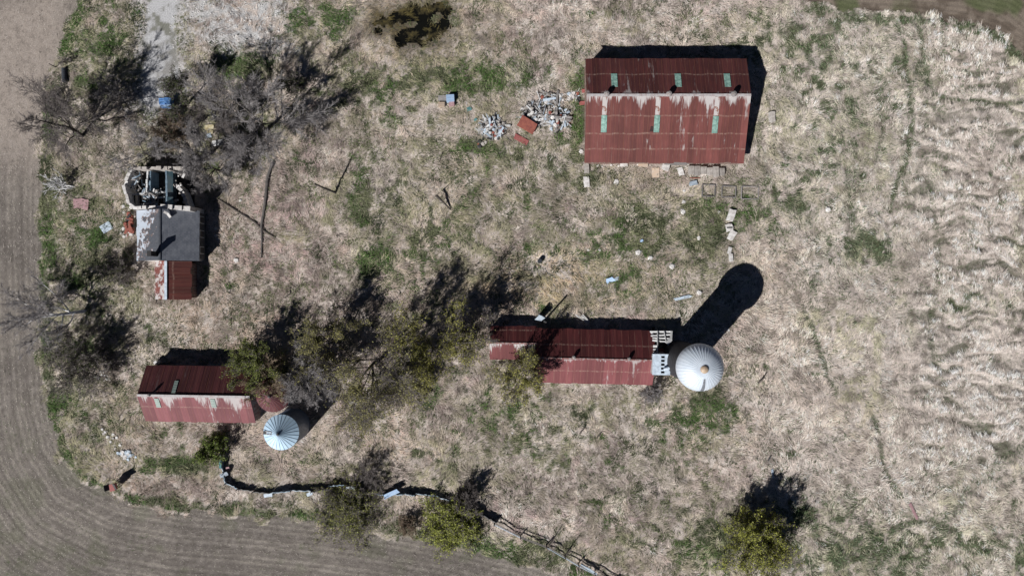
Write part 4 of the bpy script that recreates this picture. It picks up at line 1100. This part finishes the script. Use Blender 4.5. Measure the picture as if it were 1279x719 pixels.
log_('fallen_branch', 'short dark stick in the dry grass south of the silo', [(947, 478), (953, 470)], [.12, .08], 'branch', 'bark', [.1, .7])
log_('fallen_branch', 'small dark forked stick right below the silo', [(949, 494), (955, 489), (959, 490)], [.08, .07, .05], 'branch', 'bark')
log_('fallen_branch', 'left one of two short dark sticks in the lower middle grass', [(724, 541), (729, 534)], [.09, .07], 'branch', 'bark', [.1, .5])
log_('fallen_branch', 'right one of two short dark sticks in the lower middle grass', [(745, 547), (750, 541)], [.08, .06], 'branch', 'bark', [.1, .4])
log_('fallen_branch', 'long thin branch lying left of the lower scrap heap', [(583, 128), (583.5, 150)], [.05, .04], 'branch', 'bark_pale')

def post(name, label, px, py, h, r, mat, lean=(0, 0), cat='post', group=None):
    p = P(px, py); b = MB()
    b.tube([(0, 0, -.2), (lean[0] * .5, lean[1] * .5, h * .5), (lean[0], lean[1], h)], [r, r * .95, r * .85], 8)
    o = b.build(name, M[mat], loc=(p.x, p.y, hz(p.x, p.y))); return tag(o, label, cat, group)
post('metal_post', 'tall thin metal post at the north wall of the long shed', 679, 401, 3.7, .13, 'dark_metal', (.1, .05))
post('wooden_post', 'short dark post at the left field edge', 70, 84, 1.5, .06, 'bark')

# ------------------------------------------------------------------ slabs, stones, scrap
def stone(px, py, r, label, mat='white_stone', group=None, cat='stone', name='stone', flat=.5, seed=None):
    p = P(px, py); b = MB(); rock_into(b, (0, 0, 0), r, random.Random(seed or int(px * 13 + py * 7)), flat)
    o = b.build(name, M[mat], loc=(p.x, p.y, hz(p.x, p.y) + r * flat * .35)); return tag(o, label, cat, group)
def slab(px, py, sx, sy, ang, label, mat='white_stone', name='concrete_slab', cat='slab', group=None, t=.16, tilt=(0, 0), z=None, ragged=.12, seed=None):
    p = P(px, py); rnd = random.Random(seed or int(px * 31 + py)); b = MB()
    base = [(-sx / 2, -sy / 2), (0, -sy / 2 * 1.03), (sx / 2, -sy / 2), (sx / 2 * 1.03, 0), (sx / 2, sy / 2), (0, sy / 2 * 1.02), (-sx / 2, sy / 2), (-sx / 2 * 1.02, 0)]
    base = [(x + rnd.uniform(-ragged, ragged) * sx * .5, y + rnd.uniform(-ragged, ragged) * sy * .5) for x, y in base]
    bot = [(x, y, -t / 2) for x, y in base]; top = [(x * .97, y * .97, t / 2) for x, y in base]
    b.poly(bot[::-1]); b.poly(top)
    for i in range(8): j = (i + 1) % 8; b.poly([bot[i], bot[j], top[j], top[i]])
    o = b.build(name, M[mat], loc=(p.x, p.y, (hz(p.x, p.y) + t * .55 + .1) if z is None else z))
    o.rotation_euler = (tilt[0], tilt[1], ang); return tag(o, label, cat, group)

slab(912.5, 269, .95, 1.65, -.35, 'largest white slab at the top of the column of slabs', t=.25)
slab(910.5, 284.5, .95, 1.0, .2, 'roundish white slab split by a dark crack', t=.25)
b = MB(); p = P(910.5, 284.5); b.box((0, 0, 0), (.75, .16, .05)); o = b.build('iron_bar', M['dark_metal'], loc=(p.x, p.y, hz(p.x, p.y) + .40)); o.rotation_euler = (0, 0, .05); tag(o, 'dark iron bar lying across the roundish white slab', 'bar')
slab(914, 293.5, .9, 1.35, -.5, 'white slab just below the cracked roundish one', t=.25)
slab(911, 312.5, .5, .95, -.2, 'small grey white slab lower in the slab column', t=.2)
slab(912.5, 321.5, .55, 1.1, .05, 'lowest slab of the column near the shadow tip of the silo', t=.2)
slab(963, 147, .85, 1.4, .05, 'grey slab lying right of the big barn shadow', 'stone', t=.15)
slab(831, 208.5, 1.0, 1.0, -.3, 'square white slab below the middle of the big barn', t=.25)
slab(850, 214.5, .75, 1.1, .3, 'pale pointed slab right of the square white one', 'white_stone')
slab(819, 216, 1.0, 1.3, .1, 'tan plate lying below the big barn', 'orange', 'plate', 'plate', t=.08)
slab(732.5, 211, .7, 1.3, .02, 'tan slab under the south west corner of the big barn', 'stone')
slab(732.5, 227, .75, 1.4, .04, 'pale slab standing furthest below the barn corner', 'white_stone')
slab(779, 205, 1.0, .7, .05, 'white slab half under the south eave of the big barn', t=.2)
slab(803, 205.5, 1.3, .7, -.1, 'straw coloured plate at the big barn south eave', 'orange', 'plate', 'plate', t=.1)
for i in range(6):
    slab(862.5 + 7.6 * i, 213 + .4 * i + random.uniform(-.8, .8), .8, random.uniform(.9, 1.4), random.uniform(-.06, .06), 'grey concrete block in the footing row below the big barn', 'stone', 'concrete_block', 'block', 'concrete blocks of the footing row', t=.3, ragged=.06, seed=i + 3)
slab(866, 229, 1.1, .6, .2, 'bluish flat slab below the footing row', 'bluewhite', t=.1)
slab(868, 222.5, 1.4, .12, .0, 'rusty short bar by the footing row', 'rust', 'iron_bar', 'bar', t=.08, ragged=.0)
def curb(px, py, w, d, label):
    p = P(px, py); b = MB(); t = .1
    for x, y, sx, sy in ((0, d / 2, w, t), (0, -d / 2, w, t), (-w / 2, 0, t, d - t), (w / 2, 0, t, d - t)): b.box((x, y, .06), (sx, sy, .32))
    o = b.build('foundation_curb', M['grey_wood'], loc=(p.x, p.y, hz(p.x, p.y))); o.rotation_euler = (0, 0, -.03); tag(o, label, 'foundation', 'square foundation curbs below the big barn')
curb(885, 238, 1.75, 1.6, 'left square foundation curb with green weeds inside'); curb(910, 239.5, 1.9, 1.5, 'middle square foundation curb'); curb(936, 241, 2.3, 1.7, 'right widest foundation curb')
for i, (a, c_, r, l) in enumerate(((854, 252, .3, 'pointed white stone above a round one south of the barn'), (853, 264.5, .38, 'round white stone below the pointed one'), (872.5, 297, .32, 'white stone left of the slab column'),
        (855, 238, .2, 'small pale stone above the pointed one'), (797, 315, .42, 'white block stone in the green patch'), (812, 322, .38, 'grey stone right of the white block stone'), (839, 332.5, .42, 'white stone near the lower green patch'),
        (770, 227, .45, 'flat pale stone south of the big barn'), (749, 312, .2, 'left small white stone in the weeds'), (735, 312, .16, 'tiny white stone furthest left in the weeds'), (872.5, 365, .38, 'grey stone left of the silo shadow'),
        (726, 189, .32, 'white stone at the west wall of the big barn'), (898, 265, .22, 'pale stone left of the largest slab'), (909, 412, .3, 'white lump right of the silo shadow'), (300, 250, .22, 'white pebble east of the house'),
        (295, 325, .4, 'round grey stone in the dry grass east of the lean-to'), (1034, 262, .35, 'grey stone in the right hand pasture'), (640, 540, .15, 'small pale stone in the lower grass'))):
    stone(a, c_, r, l)
slab(762.5, 349, 1.0, .7, .4, 'bluish crumpled sheet in the green patch', 'paleblue', 'crumpled_sheet', 'sheet', t=.12, tilt=(.25, -.15), ragged=.4)
slab(770, 347, .6, .5, 1.0, 'small blue grey scrap beside the crumpled sheet', 'bluewhite', 'crumpled_sheet', 'sheet', t=.1, tilt=(-.2, .2), ragged=.4)
slab(801, 301, .4, .3, .3, 'tiny blue scrap south of the barn', 'paleblue', 'plastic_scrap', 'scrap', t=.06, ragged=.3)
slab(851, 372, 2.5, .45, .22, 'long pale broken board left of the silo shadow', 'bluewhite', 'broken_board', 'board', t=.1, ragged=.25)
slab(1140, 637, .4, 2.4, .45, 'faded pink strip of sheet in the right pasture', 'pink', 'metal_strip', 'strip', t=.05)
slab(965, 591, .3, 1.2, .15, 'small bluish strip above the round shrub', 'bluewhite', 'metal_strip', 'strip', t=.05)
slab(961, 572, .2, .8, -.5, 'dark bent strip above the bluish strip', 'dark_metal', 'metal_strip', 'strip', t=.08)
slab(133.5, 284, 1.5, 1.15, .55, 'white ribbed panel lying left of the house', 'bluewhite', 'ribbed_panel', 'panel', t=.06, ragged=.04)
slab(97, 254, 1.1, 1.4, .1, 'left one of two faded pink slabs under the dead tree', 'pink', t=.1)
slab(106.5, 255, 1.1, 1.5, -.1, 'right one of two faded pink slabs under the dead tree', 'pink', t=.1)
slab(674, 397, .9, 1.4, -.5, 'bluish white plate at the foot of the metal post', 'bluewhite', 'plate', 'plate', t=.06, z=1.2, tilt=(.9, .2))
for i in range(5):
    p = P(728, 397); b = MB(); a = .35 + i * .12; d = Vector((-math.cos(a), math.sin(a), .1)) * random.uniform(.6, .9)
    b.bar(-d, d, .1, .05); o = b.build('split_board', M['white_wood'], loc=(p.x + (i - 2) * .2, p.y + random.uniform(-.3, .3), hz(p.x, p.y) + .35)); tag(o, 'white split board in the small pile north of the long shed', 'board', 'split boards north of the long shed')
# black drum-like block, red stove and culvert pipe
p = P(674, 326); b = MB(); b.lathe([(.02, .75), (.3, .75), (.32, .7), (.3, .5), (.32, .48), (.3, .25), (.32, .23), (.3, 0), (.3, -.1)], 16); o = b.build('black_drum', M['rubber'], loc=(p.x, p.y, hz(p.x, p.y))); tag(o, 'small black drum standing in the straw grass', 'drum')
p = P(82.5, 95); b = MB()
b.tube([(0, -.95, .3), (0, -.94, .3), (0, 0, .3), (0, .94, .3), (0, .95, .3)], [.27, .32, .32, .32, .27], 14)
for k in range(7): b.tube([(0, -.8 + k * .26, .3), (0, -.74 + k * .26, .3)], [.345, .345], 14)
o = b.build('black_pipe', M['rubber'], loc=(p.x, p.y, hz(p.x, p.y) + .02)); o.rotation_euler = (0, 0, .05); tag(o, 'black ribbed pipe lying at the field edge', 'pipe')
def stove():
    p = P(147, 605); root = empty('red_hopper', (p.x, p.y, hz(p.x, p.y)), .2, 'small red iron hopper with open lids standing alone near the field', 'hopper')
    b = MB(); b.box((0, 0, 1.0), (.55, .75, .8), taper=1.25); b.build('body', M['redpaint'], root)
    for x, y in ((-.2, -.3), (.2, -.3), (-.2, .3), (.2, .3)): b = MB(); b.bar((x, y, -.1), (x * 1.2, y * 1.2, .62), .07, .07); b.build('leg', M['rust'], root)
    b = MB(); b.box((-.55, .15, 1.55), (.75, .8, .05), Rxyz(0, .9, 0)); b.build('lid', M['dark_metal'], root)
    b = MB(); b.box((.5, .1, 1.6), (.8, .8, .05), Rxyz(.2, -.7, 0)); b.build('lid', M['dark_metal'], root)
stove()
p = P(198, 452); b = MB(); b.lathe([(.02, .85), (.26, .85), (.29, .8), (.27, .55), (.29, .53), (.27, .28), (.29, .26), (.28, -.05)], 16); o = b.build('white_drum', M['white_stone'], loc=(p.x, p.y, 0)); tag(o, 'white drum at the north west corner of the left barn', 'drum')
# blue bundle on a pallet
def bundle():
    p = P(211, 132); z = hz(p.x, p.y)
    r = empty('wooden_pallet', (p.x - .02, p.y - .45, z), -.06, 'slatted wooden pallet under the bright blue crate stack', 'pallet')
    for k in range(9): b = MB(); b.box((0, -1.35 + .34 * k, .24), (1.8, .22, .04)); b.build('slat', M['grey_wood'], r)
    for x in (-.8, 0, .8): b = MB(); b.box((x, 0, .1), (.12, 2.9, .22)); b.build('runner', M['grey_wood'], r)
    for i, (dx, dy, w, d, h, a) in enumerate(((-.45, .35, .75, .8, .75, .05), (.4, .4, .85, .75, .9, -.1), (0.05, -.25, 1.7, .35, .5, .03))):
        lab = ('left bright blue crate on the wooden pallet', 'right bright blue crate on the wooden pallet', 'long low blue crate at the front of the pallet')[i]
        c = empty('blue_crate', (p.x + dx, p.y + dy, z + .27), a, lab, 'crate', 'blue crates on the pallet')
        b = MB(); t = .05
        for x, y, sx, sy in ((0, d / 2, w, t), (0, -d / 2, w, t), (-w / 2 + t / 2, 0, t, d - t), (w / 2 - t / 2, 0, t, d - t)): b.box((x, y, h / 2), (sx, sy, h))
        b.box((0, 0, .03), (w - .1, d - .1, .05)); b.build('body', M['blue'], c)
        b = MB()
        for k in range(3): b.box((0, -d / 2 + d * (k + .5) / 3, h + .03), (w * .98, d / 3 - .06, .05))
        b.build('lid', M['paleblue'] if i == 2 else M['blue'], c)
bundle()
slab(262, 159, 1.2, .6, .1, 'upper yellow board in the brush north of the house', 'yellow', 'yellow_board', 'board', t=.08)
slab(263, 164.5, .9, .5, -.3, 'lower yellow board in the brush north of the house', 'yellow', 'yellow_board', 'board', t=.08)
slab(261, 170, .8, .6, .4, 'bluish white board below the yellow boards', 'bluewhite', 'broken_board', 'board', t=.08)
slab(273, 179, 1.6, .8, .1, 'pale grey board near the bare tree by the house', 'white_wood', 'broken_board', 'board', t=.08)
slab(249, 176, .4, .4, .3, 'small white scrap left of the pale boards', 'white_stone', 'plastic_scrap', 'scrap', t=.1)
# boxes at the left of the scrap heaps
slab(552.5, 123, 1.1, .75, .02, 'grey slatted board left of the pale blue box', 'grey_wood', 'slatted_board', 'board', t=.1, ragged=.02)
def openbox(px, py, w, d, h, ang, mat, label, name):
    p = P(px, py); c = empty(name, (p.x, p.y, hz(p.x, p.y)), ang, label, 'box')
    b = MB(); b.box((0, 0, h / 2), (w, d, h), taper=.97); b.build('body', M[mat], c)
    b = MB(); b.box((0, 0, h + .025), (w * 1.04, d * 1.04, .05)); b.box((0, 0, h + .06), (w * .9, .08, .03)); b.build('lid', M[mat], c)
openbox(563, 124.5, 1.05, .9, .8, .06, 'paleblue', 'pale blue box standing by the scrap heaps', 'blue_box')
openbox(551.5, 131.5, .9, .6, .4, 0, 'orange', 'low pale orange box in front of the slatted board', 'orange_box')
openbox(564.5, 131, .7, .5, .5, .1, 'pink', 'small pinkish box below the pale blue box', 'pink_box')
slab(586, 137, .6, .5, .4, 'small teal scrap right of the pale blue box', 'tealsheet', 'plastic_scrap', 'scrap', t=.1, ragged=.3)
slab(594, 150, .4, .3, .8, 'tiny teal scrap above the round scrap heap', 'tealsheet', 'plastic_scrap', 'scrap', t=.08, ragged=.3)

def heap(cx, cy, rx, ry, n_board, n_stone, place, seed, hgt=.8):
    rnd = random.Random(seed)
    for i in range(n_board + n_stone):
        a = rnd.uniform(0, 6.283); q = rnd.random() ** .6
        px = cx + rx * q * math.cos(a); py = cy + ry * q * math.sin(a)
        p = P(px, py); z = hz(p.x, p.y) + .08 + hgt * (1 - q) * rnd.uniform(.2, 1)
        b = MB()
        if i < n_board:
            l = rnd.uniform(.5, 2.0); th = rnd.gauss(.9, .9); d = Vector((math.cos(th), math.sin(th), rnd.uniform(-.22, .22))) * l / 2
            w = rnd.choice([.07, .09, .12, .2, .3])
            b.bar(-d, d, w, .05)
            mt, ad = rnd.choice([('white_wood', 'white'), ('white_wood', 'white'), ('grey_wood', 'grey'), ('grey_wood', 'grey'), ('char_shade', 'blackened'), ('bluewhite', 'bluish')])
            o = b.build('scrap_board', M[mt], loc=(p.x, p.y, z)); tag(o, f'{ad} broken board in the {place}', 'board', f'{ad} boards of the {place}')
        else:
            s_ = rnd.uniform(.10, .32)
            mt, ad = rnd.choice([('white_stone', 'white'), ('white_stone', 'white'), ('bluewhite', 'bluish'), ('stone', 'grey'), ('stone', 'grey'), ('rust', 'rusty'), ('dark_metal', 'black')])
            rock_into(b, (0, 0, 0), s_, rnd, .55)
            o = b.build('scrap_lump', M[mt], loc=(p.x, p.y, z)); tag(o, f'{ad} lump of rubble in the {place}', 'rubble', f'{ad} lumps of the {place}')
heap(615, 160, 17, 15, 80, 44, 'round scrap heap left of the rusty sheet', 41)
heap(608, 178, 12, 7, 0, 6, 'lower edge of the round scrap heap', 42, .1)
heap(667, 144, 18, 15, 85, 22, 'long scrap heap behind the rusty sheet', 43)
heap(697, 148, 16, 16, 64, 28, 'right end of the long scrap heap', 44)
heap(688, 124, 16, 9, 30, 10, 'thin upper part of the long scrap heap', 45, .3)
heap(716, 120, 9, 7, 14, 10, 'small scrap spill near the big barn', 46, .3)
slab(658.5, 157.5, 2.4, 1.6, -.5, 'largest rusty red sheet lying on the long scrap heap', 'rust', 'rusty_sheet', 'sheet', t=.05, z=.75, tilt=(.08, .12), ragged=.05)
slab(651, 174.5, 2.1, .75, -.5, 'narrow faded red sheet below the largest rusty sheet', 'redpaint', 'rusty_sheet', 'sheet', t=.05, ragged=.06)
slab(727.5, 129, .9, .5, .1, 'small red sheet at the west wall of the big barn', 'redpaint', 'rusty_sheet', 'sheet', t=.05)
slab(729, 114, .5, .5, .1, 'small faded red scrap at the barn west wall near the ridge', 'redpaint', 'rusty_sheet', 'sheet', t=.05)
rnd = random.Random(77)
for i in range(26):     # rusty pile by the house west wall
    a = rnd.uniform(0, 6.283); q = rnd.random() ** .5; p = P(164.5 + 5 * q * math.cos(a), 279 + 15 * q * math.sin(a))
    b = MB()
    if i % 2:
        rock_into(b, (0, 0, 0), rnd.uniform(.15, .4), rnd)
        mt, ad = rnd.choice([('rust', 'rusty'), ('dark_metal', 'black'), ('rust', 'rusty'), ('white_stone', 'white')]); nm = 'scrap_lump'
    else:
        th = rnd.uniform(0, 3.1); d = Vector((math.cos(th), math.sin(th), rnd.uniform(-.3, .3))) * rnd.uniform(.3, .8); b.bar(-d, d, rnd.choice([.08, .3]), .05)
        mt, ad = rnd.choice([('rust', 'rusty'), ('rust', 'rusty'), ('char_shade', 'black')]); nm = 'scrap_board'
    z = rnd.uniform(.2, .9)
    o = b.build(nm, M[mt], loc=(p.x, p.y, z)); tag(o, f'{ad} scrap piece in the pile at the house west wall', 'scrap', f'{ad} scrap at the house west wall')
def spill(pts, n, r0, r1, label, group, mats, seed, spread=4):
    rnd = random.Random(seed)
    for i in range(n):
        t = rnd.random() * (len(pts) - 1); k = int(t); f = t - k
        px = pts[k][0] * (1 - f) + pts[k + 1][0] * f + rnd.gauss(0, spread); py = pts[k][1] * (1 - f) + pts[k + 1][1] * f + rnd.gauss(0, spread)
        stone(px, py, rnd.uniform(r0, r1), label, rnd.choice(mats), group, 'rubble', 'rubble_stone', .6, seed * 100 + i)
spill([(128, 532), (139, 547), (147, 558)], 20, .1, .28, 'pale rubble stone in the upper strip of rubble below the left barn', 'upper strip of rubble', ['white_stone', 'stone'], 51, 2.5)
spill([(152, 566), (165, 569)], 34, .12, .32, 'pale rubble stone in the lower heap of rubble near the red hopper', 'lower heap of rubble', ['white_stone', 'bluewhite'], 52, 3)
spill([(120, 469), (134, 472)], 16, .12, .26, 'white stone in the cluster under the dark shrub', 'stones under the dark shrub', ['white_stone'], 53, 3)
spill([(158, 258), (157, 296)], 12, .12, .3, 'white stone fallen from the house west wall', 'stones fallen by the house', ['white_stone'], 54, 2)
spill([(268, 285), (275, 300)], 4, .15, .28, 'white stone in the black house shadow', 'stones in the house shadow', ['white_stone'], 55, 2)
spill([(740, 207), (800, 206)], 9, .08, .2, 'small pale stone along the south eave of the big barn', 'stones along the barn eave', ['white_stone'], 56, 1)

# ------------------------------------------------------------------ fences along the ditch
def sheet_fence():
    pts = [(279, 566), (281, 590), (284, 603), (298, 609.5), (318, 612), (340, 613.5), (365, 611), (390, 611.5), (412, 608), (432, 606), (455, 612), (480, 615), (505, 615), (520, 617.5), (548, 620.5), (570, 626), (586, 633), (602, 642), (620, 652)]
    p0 = P(*pts[5]); root = empty('sheet_metal_fence', (p0.x, p0.y, 0), 0, 'low buckled sheet metal fence with black shadow along the south side', 'fence')
    rnd = random.Random(8)
    for i, (a, d) in enumerate(zip(pts[:-1], pts[1:])):
        A = P(*a) - p0; D = P(*d) - p0; b = MB(); n = 7
        nrm = Vector((-(D - A).y, (D - A).x, 0)).normalized()
        ln = rnd.uniform(-.1, .5); hA, hB = rnd.uniform(.65, 1.0), rnd.uniform(.65, 1.0)
        prev = None
        for k in range(n + 1):
            f = k / n; q = A.lerp(D, f); h = hA * (1 - f) + hB * f; wv = .06 * math.sin(k * 2.4 + i) ; sag = rnd.uniform(-.06, .06)
            cur = [q + nrm * wv + Vector((0, 0, -.2)), q + nrm * (wv + ln * .5) + Vector((0, 0, h * .6)), q + nrm * (wv + ln) + Vector((0, 0, h + sag)), q + nrm * (wv + ln - .12) + Vector((0, 0, h + sag - .02))]
            if prev:
                for j in range(3): b.poly([prev[j], cur[j], cur[j + 1], prev[j + 1]])
            prev = cur
        o = b.build('panel', M[rnd.choice(['dullblue', 'dullblue', 'dark_metal', 'dullblue', 'bluewhite', 'dark_metal'])], root)
        b = MB(); b.tube([A + Vector((0, 0, -.2)), A + Vector((rnd.uniform(-.1, .1), rnd.uniform(-.1, .1), 1.15))], [.06, .05], 6); b.build('post', M['bark'], root)
    return root
sheet_fence()
slab(278, 574, .6, 1.9, .0, 'teal sheet leaning at the north end of the metal fence', 'tealsheet', 'loose_sheet', 'sheet', t=.05, z=.75, tilt=(0, -.7), ragged=.05)
slab(282.5, 590.5, 1.0, .6, .3, 'bluish white sheet lying over the corner of the metal fence', 'bluewhite', 'loose_sheet', 'sheet', t=.05, z=.8, tilt=(.4, .2))
slab(286, 584, .5, .5, .3, 'small pinkish scrap beside the fence corner', 'pink', 'plastic_scrap', 'scrap', t=.05, z=.4)
slab(490, 613.5, 2.2, .7, .42, 'pale blue sheet bent over the middle of the metal fence', 'paleblue', 'loose_sheet', 'sheet', t=.05, z=.95, tilt=(.35, 0), ragged=.15)
slab(440, 606.5, 1.2, .45, -.05, 'small pale blue sheet on top of the fence by the thicket', 'bluewhite', 'loose_sheet', 'sheet', t=.05, z=.95, tilt=(.3, 0))
slab(336, 617, 1.2, .5, .1, 'bluish offcut lying south of the metal fence', 'bluewhite', 'loose_sheet', 'sheet', t=.05, z=.4)
slab(388, 615, .8, .5, .4, 'bluish scrap sheet near the wide olive shrub', 'bluewhite', 'loose_sheet', 'sheet', t=.05, z=.5)

def rail_fence():
    pts = [(618, 652), (650, 668), (682, 680), (705, 693), (722, 703), (742, 713), (765, 726), (800, 745)]
    p0 = P(*pts[3]); root = empty('rail_fence', (p0.x, p0.y, 0), 0, 'grey wooden rail fence running off the bottom edge', 'fence')
    rnd = random.Random(4)
    for i, (a, d) in enumerate(zip(pts[:-1], pts[1:])):
        A = P(*a) - p0; D = P(*d) - p0
        for z in (.45, .95):
            b = MB(); b.bar(A + Vector((0, 0, z + rnd.uniform(-.08, .08))), D + Vector((0, 0, z + rnd.uniform(-.08, .08))), .07, .16); b.build('rail', M['bluewhite'] if z > .9 and i in (0, 2, 3, 4) else M['grey_wood'], root)
        b = MB(); b.tube([A + Vector((0, 0, -.2)), A + Vector((rnd.uniform(-.1, .1), rnd.uniform(-.1, .1), 1.35))], [.09, .08], 7); b.build('post', M['bark'], root)
    o = b = MB(); A = P(735, 708) - p0; b.box((A.x, A.y, .6), (2.6, .3, .06), Rxyz(0, 0, -.58)); b.build('top_board', M['bluewhite'], root)
rail_fence()
log_('fallen_branch', 'dead forked branch snagged on the rail fence', [(683, 683), (688, 674), (693, 665)], [.08, .06, .04], 'branch', 'bark', [.6, 1.0, 1.3])
log_('fallen_branch', 'second dead branch snagged lower on the rail fence', [(705, 692), (711, 683), (716, 677)], [.08, .06, .04], 'branch', 'bark', [.6, 1.0, 1.3])

# ------------------------------------------------------------------ light, sky, camera
w = bpy.data.worlds.new('World'); scene.world = w; w.use_nodes = True
nt = w.node_tree; bg = nt.nodes['Background']
sk = nt.nodes.new('ShaderNodeTexSky'); sk.sky_type = 'NISHITA'; sk.sun_disc = False
sk.sun_elevation = SUN_EL; sk.sun_rotation = math.atan2(-SH.x, -SH.y); sk.altitude = 2500; sk.air_density = .35; sk.dust_density = .1
nt.links.new(sk.outputs[0], bg.inputs[0]); bg.inputs[1].default_value = .05
sun = bpy.data.lights.new('sun', 'SUN'); sun.energy = 5.6; sun.angle = math.radians(.5); sun.color = (1, .985, .965)
so = bpy.data.objects.new('sun', sun); col.objects.link(so)
d = Vector((SH.x * math.cos(SUN_EL), SH.y * math.cos(SUN_EL), -math.sin(SUN_EL)))
so.rotation_euler = d.to_track_quat('-Z', 'Y').to_euler(); so.location = (-40, -40, 60)
cam = bpy.data.cameras.new('camera'); cam.sensor_width = 36; cam.lens = 18 / (639.5 * S / H); cam.clip_end = 3000; cam.clip_start = 1
co = bpy.data.objects.new('camera', cam); col.objects.link(co); co.location = (0, 0, H); scene.camera = co
scene.view_settings.view_transform = 'Standard'; scene.view_settings.look = 'None'; scene.view_settings.exposure = 0; scene.view_settings.gamma = 1
